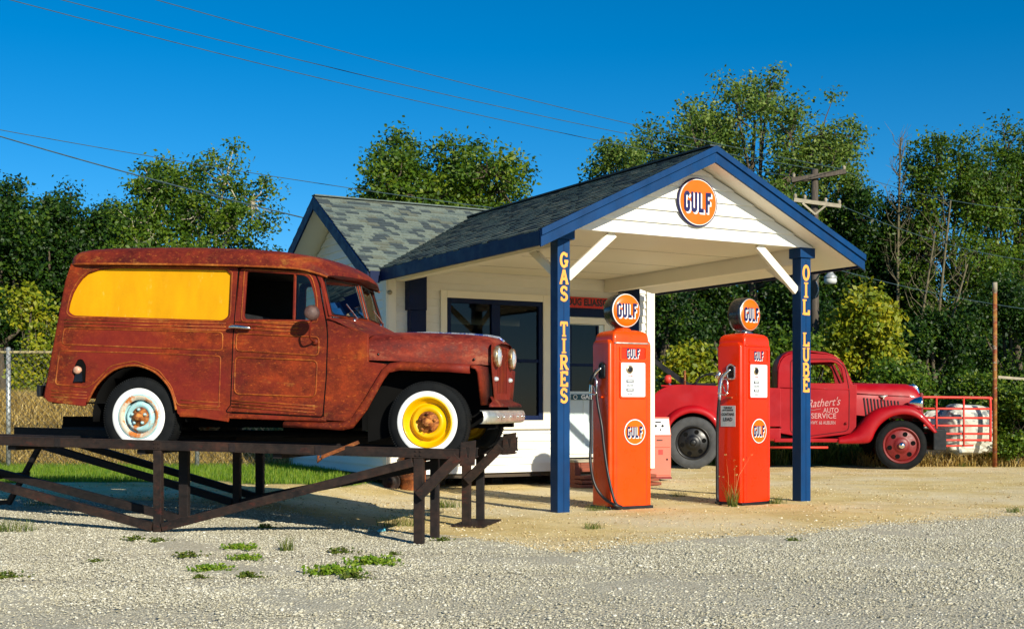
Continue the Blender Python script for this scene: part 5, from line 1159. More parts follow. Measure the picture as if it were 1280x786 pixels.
# ---------------- gas pumps ----------------
def pump(x, y, rz, label, OR, dark_nozzle):
    r = empty('gas_pump', (x, y, 0), rz, label=label, cat='gas pump', group='vintage orange gas pumps under the canopy')
    W2, D2 = .295, .20
    m = MB(); m.box(-W2-.01, W2+.01, -D2-.01, D2+.01, -.02, .035); m.build('base', BLACK, r, bevel=.01)
    rc = rounded([(-W2+.045, -D2), (W2-.045, -D2), (W2-.045, D2), (-W2+.045, D2)], .035, 6)
    m = MB(); rows = [[(px, py, z) for px, py in rc] for z in (.036, 1.90)]
    for s, z in ((.995, 1.955), (.97, 1.995), (.92, 2.022), (.8, 2.045), (.5, 2.062), (.2, 2.067)): rows.append([(px*s, py*s, z) for px, py in rc])
    m.grid(rows, closed=True); m.add([p for p in rows[-1]], [tuple(range(len(rc)))]); m.add(rows[0], [tuple(range(len(rc)))])
    b = m.build('cabinet', OR, r)
    for sx in (-1, 1):   # side doors, standing off the centre body
        c = rounded([(-W2, -D2+.022), (-W2+.075, -D2+.022), (-W2+.075, D2-.022), (-W2, D2-.022)], .03, 6); m = MB()
        rows = [[(px, py, z) for px, py in c] for z in (.036, 1.89)]
        cx_ = -W2+.04
        for s, z in ((.93, 1.925), (.75, 1.945)): rows.append([((px-cx_)*s+cx_+.003, py*s, z) for px, py in c])
        m.grid(rows, closed=True); m.add(rows[-1], [tuple(range(len(c)))]); m.add(rows[0], [tuple(range(len(c)))])
        if sx == 1: m.xf(lambda x_, y_, z_: (-x_, y_, z_))
        m.build('side_door', OR, r)
        sm2 = MB(); sm2.box(sx*(W2-.083)-.0025, sx*(W2-.083)+.0025, -D2-.0012, -D2+.01, .05, 1.89); sm2.build('door_seam', MATS.get('deep_seam_red') or mat('deep_seam_red', (.12, .008, .002), .6, bst=0), r)
    m = MB(); m.tube([(-W2+.06, -D2+.004, 1.905), (-W2+.09, -D2-.008, 1.905), (W2-.09, -D2-.008, 1.905), (W2-.06, -D2+.004, 1.905)], .011, 8); m.build('chrome_strip', CHROMEB if dark_nozzle else OR, b)
    # header panel with word, dial window
    def frame(nm, x0, x1, z0, z1, d, wdt, mt, fill, fm):
        o = rounded([(x0, z0), (x1, z0), (x1, z1), (x0, z1)], .03); i = rounded([(x0+wdt, z0+wdt), (x1-wdt, z0+wdt), (x1-wdt, z1-wdt), (x0+wdt, z1-wdt)], .02)
        vs, fs = plate([o, i], d, .005); m = MB(); m.add(vs, fs); m.xf(lambda a, c_, e_: (a, -D2-e_, c_)); fo = m.build(nm, mt, r)
        m = MB(); m.box(x0+wdt*.6, x1-wdt*.6, -D2-.004, -D2+.001, z0+wdt*.6, z1-wdt*.6); m.build(fill, fm, fo); return fo
    cx_ = .02
    h1 = frame('header_frame', cx_-.19, cx_+.19, 1.70, 1.875, .03, .022, OR, 'header_panel', ORNG2)
    g_ = empty('header_word', (cx_, -D2-.005, 1.79)); g_.parent = h1; gulf(g_, .19, lambda x_, z_, o: (x_, -o, z_), dark=SIGNB)
    h2 = frame('dial_frame', cx_-.19, cx_+.19, 1.27, 1.705, .03, .020, OR, 'dial_panel', DIALW)
    m = MB(); m.lathe([(0, -.008), (.042, -.006), (.05, 0)], (cx_-.05, -D2-.006, 1.605), 'y', 20); m.build('gauge_ring', mat('brass_gauge', (.42, .33, .18), .3, metal=.6, var=.4, sc=40), h2)
    m = MB(); m.lathe([(0, -.010), (.026, -.008), (.034, -.0065)], (cx_-.05, -D2-.006, 1.605), 'y', 16); m.build('gauge_face', BLACK, h2)
    for z, w_ in ((1.47, .05), (1.37, .05)):
        m = MB(); m.box(cx_-.045-w_, cx_-.045+w_, -D2-.0065, -D2-.003, z-.016, z+.016); m.build('counter_window', BLACK, h2)
    for txt, z, s, mt in (('TOTAL', 1.53, .026, ORNG2), ('GALLONS', 1.42, .022, BLACK), ('0 0 0', 1.322, .026, BLACK)):
        vs, fs = text_mesh(txt, s, .0006); m = MB(); m.add([(px+cx_-.045, -D2-.0062, py+z) for px, py, pz in vs], fs); m.build('dial_print', mt, h2, recalc=False)
    for z in (1.47, 1.37):
        vs, fs = text_mesh('0000', .03, .0008); m = MB(); m.add([(px*1.3+cx_-.045, -D2-.0085, py+z) for px, py, pz in vs], fs); m.build('counter_digits', DIALW, h2, recalc=False)
    # round badge
    bz = .885; bx_ = .045 if dark_nozzle else .03; bg_ = empty('badge', (bx_, -D2-.001, bz)); bg_.parent = r
    m = MB(); m.lathe([(.153, 0), (.153, -.0020), (.147, -.0022)], n=44, axis='y'); m.build('dark_ring', SIGNB, bg_)
    m = MB(); m.lathe([(.1475, -.0018), (.147, -.0026), (.137, -.0026)], n=44, axis='y'); m.build('white_ring', SIGNW, bg_)
    m = MB(); m.lathe([(0, -.0024), (.1375, -.0028)], n=44, axis='y'); m.build('disc', ORSIGN, bg_)
    gulf(bg_, .225, lambda x_, z_, o: (x_, -.0045-o, z_))
    # neck and globe
    m = MB(); m.lathe([(.11, 2.05), (.105, 2.075), (.085, 2.085), (.085, 2.10), (.10, 2.108)], n=32); m.build('globe_neck', OR if dark_nozzle else CHROME, r)
    gz_ = 2.29; gl_ = MB(); gl_.lathe([(.19, -.09), (.203, -.085), (.208, -.05), (.208, .05), (.203, .085), (.19, .09)], (0, 0, gz_), 'y', 56); go = gl_.build('globe', GLBK, r)
    m = MB()
    for s_ in (-1, 1): m.lathe([(.184, s_*.098), (.187, s_*.1), (.193, s_*.09)], (0, 0, gz_), 'y', 56)
    m.build('globe_rim', SIGNW if dark_nozzle else CHROMEB, go)
    for s_ in (-1, 1):
        m = MB(); m.lathe([(.190, s_*.090), (.184, s_*.0995), (.12, s_*.112), (.06, s_*.117), (0, s_*.119)], (0, 0, gz_), 'y', 48); m.build('globe_face', ORSIGN, go)
    g_ = empty('globe_word', (0, -.119, gz_)); g_.parent = go; g_.rotation_euler = (0, 0, 0); gulf(g_, .29, lambda x_, z_, o: (x_, -.003-o+.28*(x_*x_+z_*z_), z_))
    # nozzle boot on the left flank, nozzle and hose
    xs_ = -W2; m = MB(); o = rounded([(-.075, 1.50), (.055, 1.50), (.055, 1.66), (-.0, 1.70), (-.075, 1.66)], .03); i = rounded([(-.055, 1.52), (.035, 1.52), (.035, 1.645), (-.0, 1.675), (-.055, 1.65)], .02)
    vs, fs = plate([o, i], .03, .006); m.add(vs, fs); m.xf(lambda a, c_, e_: (xs_-e_-.002, a-.03, c_)); bo = m.build('nozzle_boot', BLACK if dark_nozzle else CHROME, r)
    m = MB(); m.box(xs_-.006, xs_+.001, -.10, .02, 1.51, 1.67); m.build('boot_recess', BLACK, bo)
    mt = CHROME
    nz = MB(); P = spl([(xs_-.02, -.04, 1.62), (xs_-.05, .0, 1.58), (xs_-.07, .045, 1.52), (xs_-.085, .06, 1.42), (xs_-.088, .065, 1.33)], 4)
    n_ = len(P); nz.tube(P, [.013+.012*min(1, i_/(n_*.35)) for i_ in range(n_)], 8)
    nz.tube([(xs_-.085, .06, 1.45), (xs_-.085, -.06, 1.44)] if False else spl([(xs_-.08, .04, 1.50), (xs_-.085, -.035, 1.50), (xs_-.088, -.055, 1.40), (xs_-.088, -.03, 1.32), (xs_-.088, .05, 1.325)], 4), .008, 6)
    nz.tube([(xs_-.086, .03, 1.46), (xs_-.088, -.02, 1.36), (xs_-.095, -.06, 1.33)], .008, 6)
    no = nz.build('nozzle', CHROME, r)
    if dark_nozzle:
        m = MB(); m.tube([(xs_-.05, .0, 1.60), (xs_-.08, .05, 1.50), (xs_-.086, .06, 1.43)], [.02, .034, .036], 8); m.build('nozzle_grip', BLACK, no)
    hs_ = MB()
    if dark_nozzle:
        hs_.tube(spl([(xs_-.088, .065, 1.34), (xs_-.09, .07, 1.1), (xs_-.10, .05, .8), (xs_-.12, .03, .55), (xs_-.10, -.02, .30), (xs_-.03, -.10, .14), (xs_+.02, -D2-.06, .06), (xs_+.11, -D2-.07, .03)], 7), .017, 8)
        hs_.tube(spl([(xs_+.11, -D2-.07, .035), (xs_+.03, -D2-.05, .10), (xs_-.015, -D2+.02, .40), (xs_-.03, -.12, .70), (xs_-.035, -.08, .95), (xs_-.05, -.02, 1.2), (xs_-.03, .05, 1.42)], 7), .017, 8)
    else:
        hs_.tube(spl([(xs_-.088, .065, 1.34), (xs_-.09, .09, 1.1), (xs_-.08, .11, .8), (xs_-.08, .11, .4), (xs_-.09, .10, .10), (xs_-.12, .06, .03), (xs_-.15, .0, .025)], 6), .019, 8)
    hs_.build('hose', RUBBER, r)
    m = MB(); m.lathe([(.019, 1.335), (.022, 1.30), (.019, 1.26)], (xs_-.088, .066, 0), 'z', 10); m.build('hose_collar', CHROME, r)
    m = MB(); m.box(xs_-.03, xs_, -.06, .02, 1.28, 1.295); m.build('nozzle_rest', ORNG if dark_nozzle else mat('rusted_bracket', (.3, .07, .02), .6), r)
    if not dark_nozzle:
        m = MB(); m.box(xs_-.004, xs_-.001, -.10, .12, .94, 1.19); lp = m.build('warning_plate', mat('grey_white_plate', (.50, .55, .56), .5, var=.1), r, bevel=.001)
        for txt, z, s in (('THIS SALE', 1.165, .028), ('CONTAINS', 1.085, .044), ('LEAD', 1.025, .058), ('ANTI KNOCK', 1.135, .026)):
            vs, fs = text_mesh(txt, s, .0015); wx = max(v[0] for v in vs)-min(v[0] for v in vs); k = min(1, .19/wx); m = MB(); m.add([(xs_-.0062, .01-px*k, py+z) for px, py, pz in vs], fs); m.build('plate_print', BLACK, lp, recalc=False)
        m = MB(); m.tube([(xs_-.004, .13, 1.63), (xs_-.02, .13, 1.58), (xs_-.05, .13, 1.52)], [.005, .035, .03], 8); m.build('hose_bracket', CHROME, r)
    return r
pump(1.28, 14.59, R(29.2), 'near orange gas pump beside the gas tires post, with a looped black hose', ORNG, True)
pump(2.82, 15.21, R(42), 'far red orange gas pump in front of the truck, with a grey lead warning plate', ORNG2, False)
# ---------------- red tow truck ----------------
TA = R(7); tx, ty = math.cos(TA), -math.sin(TA); sx_, sy_ = math.sin(TA), math.cos(TA)
TQ = (7.37, 23.66)
truck = empty('tow_truck', (TQ[0], TQ[1], 0), -TA, label='red vintage tow truck with white script lettering on its door, parked behind the pumps', cat='truck')
def T(u, v, w=0.0): return J(u, v, w, ox=TQ, z0=0, hx=tx, hy=ty, yx=sx_, yy=sy_)
TW = 1.75
def tplate(nm, outl, mt, w, th=.03, bev=.008, par=None, far=False):
    vs, fs = plate(outl, th, bev); m = MB(); m.add(vs, fs); m.xf(lambda x, y, z: (x, w+z, y))
    if far: m.xf(lambda x, y, z: (x, TW-y, z))
    return m.build(nm, mt, par or truck)
def Tp(pts, w=0.0): return [T(*p[:2], w)+tuple(p[2:]) for p in pts]
CW = .22
cab = rounded(Tp([(974, 541, .05), (971.5, 500, 0), (972.7, 458, .1), (979, 445, .15), (993, 440.5, .1), (1036, 443, .2), (1048, 448, .15), (1055.4, 458, .1), (1064.3, 480, .05), (1071, 481, 0), (1070, 540, .02), (1056, 543, 0), (1012, 548, 0)], CW), 0)
hole = rounded(Tp([(991, 454, .08), (1042, 452.5, .15), (1051, 458, .15), (1055, 479, .06), (990, 478.5, .06)], CW), 0)
for far in (False, True):
    c_ = tplate('cab_side', [cab, hole], REDT, CW, .04, .012, far=far)
    if not far:
        m = MB()
        dl_ = rounded(Tp([(988, 449), (1044, 449), (1056, 458), (1061.5, 488), (1061, 538), (1010, 545), (988, 541)], CW), .1)
        m.tube([(s, CW-.021, z) for s, z in dl_], .008, 5, closed=True); m.build('door_gap', mat('deep_maroon_gap', (.08, .002, .004), .6), c_)
        m = MB(); m.tube([(s, CW-.022, z) for s, z in (T(975, 484.5, CW), T(1062, 486.5, CW))], .010, 6); m.build('belt_moulding', REDT, c_)
        for txt, u, v, h_, sh_, wd in (("Rathert's", 1030, 502.6, 10.5, .35, 41), ('AUTO', 1038.5, 512.5, 6.2, 0, 19), ('SERVICE', 1029.5, 519.5, 6.8, 0, 31), ('HWY. 66 AUBURN', 1028.5, 528, 4.6, 0, 31)):
            vs, fs = text_mesh(txt, 1, .012 if not sh_ else .004, shear=sh_); x0_ = min(v_[0] for v_ in vs); x1_ = max(v_[0] for v_ in vs); y0_ = min(v_[1] for v_ in vs); y1_ = max(v_[1] for v_ in vs)
            s, z = T(u, v, CW-.02); sc_ = h_/66; kx = (wd/66)/(x1_-x0_); ky = (h_/66)/(y1_-y0_)
            m = MB(); m.add([(s+(x-(x0_+x1_)/2)*kx, CW-.026, z+(y-(y0_+y1_)/2)*ky+(x-(x0_+x1_)/2)*kx*(.09 if sh_ else 0)) for x, y, q in vs], fs); m.build('door_lettering', mat('faded_pink_white_lettering', (.52, .25, .24), .6), c_, recalc=False)
        m = MB(); m.tube([(T(1012, 512.5, 0)[0]-.0, CW-.025, T(1012, 511, CW)[1]), (T(1016, 512.5, CW)[0], CW-.025, T(1018, 512.5, CW)[1]), (T(1026, 510.5, CW)[0], CW-.025, T(1026, 510.5, CW)[1])], .004, 4); m.build('script_swash', MATS['faded_pink_white_lettering'], c_)
        m = MB(); s, z = T(1057, 529, CW); m.lathe([(.03, 0), (.02, -.03), (0, -.04)], (s, CW-.02, z), 'y', 10); m.build('door_handle', REDD, c_)
# cab roof + back, cowl
rfp = Tp([(971.5, 541), (971.5, 500), (972.7, 458), (975, 450), (979, 445), (986, 441.5), (996, 439.8), (1015, 439.6), (1034, 442), (1042, 444.5), (1048, 448), (1053, 453)], CW)
m = MB(); rows = []
for s, z in rfp: rows.append([(s-.0, CW+.0+(TW-2*CW)*k/10, z+.05*math.sin(math.pi*k/10)*(1 if z > 1.9 else 0)) for k in range(11)])
m.grid(rows); m.build('cab_roof', REDT, truck, solid=.02)
m = MB(); s, z = T(973, 462, CW); m.box(s-.03, s-.005, CW+.03, CW+.12, z-.28, z-.02); m.build('rear_window', BLACK, truck)
m = MB(); a0 = T(1053, 453, CW); a1 = T(1065, 480, CW)
for w0, w1 in ((CW, CW+.05), (TW/2-.02, TW/2+.02), (TW-CW-.05, TW-CW)): m.add([(a0[0], w0, a0[1]), (a0[0], w1, a0[1]), (a1[0], w1, a1[1]), (a1[0], w0, a1[1])], [(0, 1, 2, 3)])
m.build('windshield_frame', REDT, truck, solid=.04)
m = MB(); m.add([(a0[0], CW, a0[1]), (a0[0], TW-CW, a0[1]), (a1[0], TW-CW, a1[1]), (a1[0], CW, a1[1])], [(0, 1, 2, 3)]); m.build('windshield', GLASS, truck, recalc=False)
m = MB(); s, z = T(1048, 472, CW); m.tube([(s-.3+.05*math.cos(t), CW+.35+.2*math.sin(t), z+.02+.19*math.cos(t)) for t in np.linspace(0, 6.283, 21)[:-1]], .013, 6, closed=True); m.tube([(s-.3, CW+.35, z), (s, CW+.35, z-.3)], .015, 6); m.build('steering_wheel', BLACK, truck)
m = MB(); s0, z0 = T(980, 500, CW); m.box(s0, s0+.5, CW+.03, TW-CW-.03, .7, .95); m.box(s0, s0+.15, CW+.03, TW-CW-.03, .95, 1.5); m.build('seat', CABIN, truck, bevel=.04)
# hood
hp = [(1068, 480.5, 512), (1090, 480.8, 514), (1115, 481.3, 516), (1134, 482, 516), (1142, 485, 516), (1147, 489, 516), (1149.5, 494, 516)]
rows = []
for i, (u, vt, vb) in enumerate(hp):
    t = (u-1068)/82; w0 = CW+.02+.20*t; s, zt_ = T(u, vt, w0+.15); zb_ = T(u, vb, w0)[1]-.1; row = []
    for k in range(21):
        th = math.pi*k/20; row.append((s, TW/2-(abs(math.cos(th))**.55)*math.copysign(1, math.cos(th))*(TW/2-w0), zb_+(zt_+.04-zb_)*math.sin(th)**.42))
    rows.append(row)
m = MB(); m.grid(rows); m.add(rows[-1], [tuple(range(21))]); hood = m.build('hood', REDT, truck)
m = MB()
for k in range(11):
    u0 = 1080+k*4.25; dv = max(6, 26-k*1.7); vt = 497+k*.4; w_ = CW+.02+.20*((u0-1068)/82)-.006
    p = T(u0, vt, w_); q = T(u0+2.6*dv/20, vt+dv, w_); m.bar((p[0], w_, p[1]), (q[0], w_, q[1]), .018, .022)
m.build('louvre', BLACK, hood)
m = MB(); m.tube([(T(u, 491.5+(u-1071)*.055, 0)[0]+.0, CW+.012+.20*((u-1068)/82), T(u, 491.5+(u-1071)*.055, CW)[1]) for u in (1071, 1090, 1110, 1130, 1142)], .009, 6); m.build('hood_seam', REDD, hood)
m = MB(); s, z = T(1104, 496, CW+.08); m.tube([(s-.07, CW+.09, z+.02), (s, CW+.075, z), (s+.08, CW+.09, z+.03)], [.01, .028, .012], 8); m.tube([(s, CW+.08, z), (s+.01, CW+.075, z-.06)], .012, 6); m.build('side_emblem', CHROMEB, hood)
m = MB(); s, z = T(1144, 485, .6); m.tube(spl([(s-.10, TW/2, z+.05), (s+.0, TW/2, z+.05), (s+.07, TW/2, z-.0), (s+.1, TW/2, z-.12)], 4), [.02]*4+[.045]*9, 8); m.build('radiator_cap', CHROMEC, hood)
m = MB(); s, z = T(1149.5, 494, .6); m.box(s-.02, s+.06, CW+.3, TW-CW-.3, .75, z+.05); m.build('grille', REDD, truck, bevel=.03)
# front fenders: crowned sweep
def fender(outer, inner, w0, w1, nm, mt=REDT, far=False):
    O = spl([T(*p, 0)+(0,) for p in outer], 5); I = spl([T(*p, 0)+(0,) for p in inner], 5); n = min(len(O), len(I))
    rows = []
    for i in range(n):
        o = O[round(i*(len(O)-1)/(n-1))]; q = I[round(i*(len(I)-1)/(n-1))]
        rows.append([(q.x, w0+.01, q.y), (q.x*.85+o.x*.15, w0-.012, q.y*.85+o.y*.15), (q.x*.4+o.x*.6, w0-.002, q.y*.4+o.y*.6), (q.x*.12+o.x*.88, w0+.045, q.y*.12+o.y*.88), (o.x, w0+.12, o.y), (o.x, w1, o.y-.01)])
    m = MB(); m.grid(rows)
    if far: m.xf(lambda x, y, z: (x, TW-y, z))
    return m.build(nm, mt, truck, solid=.012)
fo = [(1048, 547), (1060, 544), (1069, 539), (1078, 529), (1088, 517.5), (1099, 511), (1113, 507.3), (1128, 506.3), (1141, 508), (1152, 514.5), (1163, 526), (1172.5, 540)]
fi = [(1048, 554), (1066, 554.3), (1084, 553.5), (1090, 549), (1094, 540), (1101, 530), (1113, 521.5), (1128, 518), (1142, 520), (1152, 526), (1161, 535), (1168, 541)]
fender(fo, fi, 0, .5, 'front_fender'); fender(fo, fi, 0, .5, 'front_fender', far=True)
m = MB()
for f_ in (0, 1):
    g = (lambda w: TW-w) if f_ else (lambda w: w)
    s, z = T(1149, 504, .2)
    m2 = MB(); m2.lathe([(0, -.20), (.05, -.17), (.10, -.09), (.125, 0), (.132, .03), (.125, .045)], (s, g(.22), z), 'x', 24); ho = m2.build('headlight', CHROMEC, truck); m2 = MB(); m2.lathe([(.124, .044), (.08, .06), (0, .066)], (s, g(.22), z), 'x', 20); m2.build('lens', LENS, ho)
    m2 = MB(); m2.bar((s-.05, g(.22), z-.1), (s-.1, g(.30), z-.26), .07, .05); m2.build('headlight_bracket', REDT, ho)
# frame, bumper, running boards
m = MB(); s0 = T(822, 540, .3)[0]; s1 = T(1170, 540, .3)[0]
for w in (.45, 1.2): m.box(s0, s1, w, w+.08, .52, .68)
for s in (0.0, T(866.3, 551, 0)[0]): m.tube([(s, .1, .46), (s, TW-.1, .46)], .06, 10)
m.box(-.6, .5, .5, 1.25, .4, .9); m.box(T(976, 540, 0)[0], -.5, CW+.05, TW-CW-.05, .6, .7); m.build('chassis', DARK, truck)
m = MB(); p = T(1165, 536, .1); q = T(1183, 563, .1); m.box(p[0]+.02, q[0], .08, TW-.08, q[1], p[1]); m.box(s1-.1, q[0]-.02, .45, .55, .5, .62); m.build('front_bumper', BLACK, truck, bevel=.02)
m = MB(); p = T(968, 546, .02); q = T(1050, 554, .02); m.box(p[0], q[0]+.1, .02, CW+.1, q[1]+.02, q[1]+.09); m.build('running_board', REDT, truck, bevel=.015)
m = MB()
for v in (549.5, 559): a = T(955, v, .05); b_ = T(1035, v, .05); m.tube([(a[0], .05, a[1]), (b_[0], .05, b_[1])], .022, 8)
m.build('step_rail', REDG, truck)
# bed body and rear fenders
bed = rounded(Tp([(817, 493, .1), (826, 486, .2), (836, 482, .2), (846, 480.3, .1), (976, 485, .02), (976, 533, .02), (896, 533, 0), (880, 512, .1), (866, 508, .2), (845, 513, .2), (836, 528, .1), (831, 545, 0), (817, 545, .02)], .12), 0)
for far in (False, True): tplate('bed_side', [bed], REDT, .12, .03, .01, far=far)
m = MB(); a = T(846, 480.5, .12); b_ = T(976, 485, .12); m.add([(a[0]-.3, .12, a[1]-.02), (b_[0], .12, b_[1]-.02), (b_[0], TW-.12, b_[1]-.02), (a[0]-.3, TW-.12, a[1]-.02)], [(0, 1, 2, 3)]); m.build('bed_deck', REDT, truck, solid=.03)
m = MB(); m.box(T(975.5, 500, .12)[0], T(977, 500, .12)[0]+.02, .12, TW-.12, .8, b_[1]); m.build('bed_front', REDT, truck)
m = MB(); p = T(955, 535, .05); q = T(976, 550, .05); m.box(p[0], q[0], .05, .4, q[1], p[1]); m.build('tool_box', REDT, truck, bevel=.02)
fo = [(817, 530), (824, 527), (832, 523), (840, 515), (850, 509.5), (862, 506.5), (875, 507.5), (887, 512.5), (897, 521), (903, 532), (906, 545)]
fi = [(817, 545), (828, 543), (835, 540), (839, 530), (847, 522), (858, 517), (868, 516), (880, 519), (889, 526), (896, 537), (899, 548)]
fender(fo, fi, -.03, .5, 'rear_fender'); fender(fo, fi, -.03, .5, 'rear_fender', far=True)
for cx_w in (T(866.3, 551, 0)[0],):
    m = MB(); m.grid([[(cx_w+.62*math.cos(t), w, .50+.60*math.sin(t)) for t in np.linspace(0, math.pi, 18)] for w in (.06, .30)]); m.add([(cx_w+.62*math.cos(t), .30, .50+.60*math.sin(t)) for t in np.linspace(0, math.pi, 18)], [tuple(range(18))]); m.build('wheel_well', DARK, truck, solid=.006)
# wheels
tf = wheel(T(1127.2, 558.2)[0], .462, .470, .335, .4, .04, .2, REDD, REDD, truck, -99, ww=False, capm=CHROMEC)
rr_w = T(866.3, 551, 0)[0]
tr1 = wheel(rr_w, .50, .50, .325, .4, .0, .22, BLACK, BLACK, truck, -99, ww=False, tyre=TYREG)
wheel(0, .462, .470, .335, .4, TW-.04, .2, REDD, REDD, truck, -99, ww=False, outw=-1); wheel(rr_w, .50, .50, .325, .4, TW-.0, .22, BLACK, BLACK, truck, -99, ww=False, outw=-1, tyre=TYREG)
for wr, rim_r in ((tf, .335), (tr1, .325)):
    m = MB()
    for k in range(6):
        a = 2*math.pi*k/6+.2; rd = rim_r*.66; m.lathe([(0, .002), (.045, -.0)], (rd*math.cos(a), -.004 if wr is tf else .0, rd*math.sin(a)), 'y', 14)
    rim = [c for c in wr.children if c.name.startswith('rim')][0]
    m.build('hand_hole', DARK, rim)
    d = MB(); d.lathe([(rim_r*.86, .018), (rim_r*.80, .0), (rim_r*.52, -.002), (rim_r*.40, -.02), (rim_r*.38, -.03), (rim_r*.2, -.034)], n=40, axis='y'); d.build('wheel_disc', REDD if wr is tf else BLACK, rim)
for o_ in [c for c in bpy.data.objects if c.name.startswith('hand_hole')]: o_.location.y = -.004
m = MB()
m.lathe([(.0, -.10), (.03, -.098), (.06, -.075), (.068, -.05), (.068, -.03)], (0, 0, 0), 'y', 20); m.build('hub_cap', CHROMEC, tf)
# tow boom, beacon, hoops
m = MB(); a = T(812, 447, .8); b_ = T(856, 480, .8)
for w in (.62, 1.1): m.bar((a[0], w, a[1]), (b_[0]+.1, w, b_[1]-.05), .07, .09)
c_ = T(856, 478, .8); m.bar((c_[0]+.6, .62, c_[1]-.05), (c_[0]+.1, .62, c_[1]-.05), .07, .07); m.tube([(a[0], .62, a[1]), (a[0], 1.1, a[1])], .04, 8); m.build('tow_boom', BLACK, truck)
m = MB(); a = T(856, 482, .5); b_ = T(856, 463, .5); m.tube([(a[0], .5, a[1]), (b_[0], .5, b_[1])], .024, 8); m.build('bed_stake', POLEP, truck)
m = MB(); s, z = T(887, 482, .5); m.tube([(s+.28*math.cos(t), .5, z+.22*math.sin(t)) for t in np.linspace(0, math.pi, 12)], .018, 6); m.tube([(s+.35*math.cos(t)+.1, .9, z+.26*math.sin(t)) for t in np.linspace(0, math.pi, 12)], .016, 6); m.build('cable_hoop', BLACK, truck)
m = MB(); s, z = T(834.5, 474, .3); m.lathe([(0, -.07), (.05, -.06), (.085, -.02), (.085, .05), (.06, .07), (0, .075)], (s, .3, z), 'x', 18); bo = m.build('work_lamp', REDG, truck)
m = MB(); s2, z2 = T(841, 484, .2); m.lathe([(0, -.05), (.04, -.04), (.055, 0), (.04, .03), (0, .035)], (s2, .2, z2), 'y', 16); m.tube([(s, .3, z-.05), (s2, .22, z2)], .018, 6); m.build('lamp_bracket', CHROMEC, bo)

# ---------------- things around the yard ----------------
def bolt(mb, *a): pass
# orange tester cabinet
cbx, cby = at(825, 20.0); cbx -= .12
cab_o = empty('tester_cabinet', (cbx, cby+.2, 0), R(18), label='faded salmon workshop tester cabinet with a white dial console, standing behind the near pump', cat='cabinet')
m = MB(); m.box(-.26, .26, -.2, .2, .06, .72); m.build('cabinet_body', SALMON, cab_o, bevel=.01)
m = MB(); m.box(-.27, .27, -.21, .2, .03, .06); m.build('plinth', REDD, cab_o)
m = MB(); m.prism([(-.21, .722), (-.13, 1.02), (.0, 1.02), (.2, .722)], -.26, .26); m.xf(lambda x, y, z: (y, x, z)); co = m.build('console', SALMON, cab_o, bevel=.008)
m = MB(); m.add([(-.24, -.2085, .74), (.24, -.2085, .74), (.24, -.141, .99), (-.24, -.141, .99)], [(0, 1, 2, 3)]); co2 = m.build('console_face', SIGNW, cab_o, solid=.004)
m = MB()
for x, z, r_ in ((-.12, .88, .022), (.0, .88, .022), (.12, .88, .022), (-.06, .82, .015), (.08, .82, .015)): m = MB(); m.lathe([(r_, 0), (r_, -.012), (0, -.013)], (x, -.2085+(z-.74)*.27-.003, z), 'y', 12); m.build('knob', BLACK, co2)
for q in ((-.14, -.05), (.0, .10)): m = MB(); m.box(q[0], q[1], -.164, -.155, .93, .955); m.build('meter', BLACK, co2)
m = MB(); m.box(-.24, .24, -.212, -.201, .54, .69); m.box(-.24, .24, -.212, -.201, .09, .52); m.build('drawer', SALMON, cab_o, bevel=.005)
m = MB(); m.box(.0, .1, -.222, -.212, .645, .66); m.box(.17, .195, -.222, -.212, .33, .36); m.build('handle', BLACK, cab_o); m = MB(); m.box(.03, .11, -.2145, -.2121, .42, .50); m.build('red_label', mat('red_sticker', (.5, .03, .02), .5), cab_o)
# barrel and old brake drum by the house corner
bx_, by_ = at(516, 17.75); m = MB(); m.lathe([(0, .46), (.175, .46), (.19, .475), (.195, .46), (.188, .44), (.186, .33), (.194, .32), (.186, .31), (.186, .17), (.194, .16), (.186, .15), (.186, .02), (.194, .0), (0, 0)], n=32); o = m.build('barrel', BARREL); o.location = (bx_, by_, 0); tag(o, 'small rusty orange barrel beneath the ramp near the house corner', 'barrel')
dx_, dy_ = at(489, 17.6); m = MB(); m.lathe([(0, -.02), (.03, -.02), (.05, .02), (.09, .03), (.115, .0), (.125, .0), (.125, .09), (0, .09)], n=24, axis='y'); o = m.build('brake_drum', STEEL); o.location = (dx_, dy_, .125); tag(o, 'dark rusty wheel drum leaning by the barrel under the ramp', 'wheel drum')
# wooden door step of planks
fx = Bf(725, 570, BW-.35)
stp = empty('door_step', bw((da0+da1)/2+.05, BW-.45, 0), R(29.2), label='red brown wooden step of stacked planks below the station door', cat='step')
m = MB()
for k in range(3): m.box(-.62, .62, -.2+k*.135, -.07+k*.135, .36, .395)
m.build('tread', PALEW, stp, bevel=.004)
m = MB(); m.box(-.6, -.5, -.18, .2, .0, .358); m.box(.5, .6, -.18, .2, .0, .358); m.box(-.499, .499, -.19, -.15, .22, .357); m.build('support', SOILW, stp, bevel=.004)
m = MB()
for k in range(3): m.box(-.75+.05*k, .7-.03*k, -.55+.02*k, -.26, .01+.06*k, .055+.06*k)
m.build('lower_plank', SOILW, stp, bevel=.004)
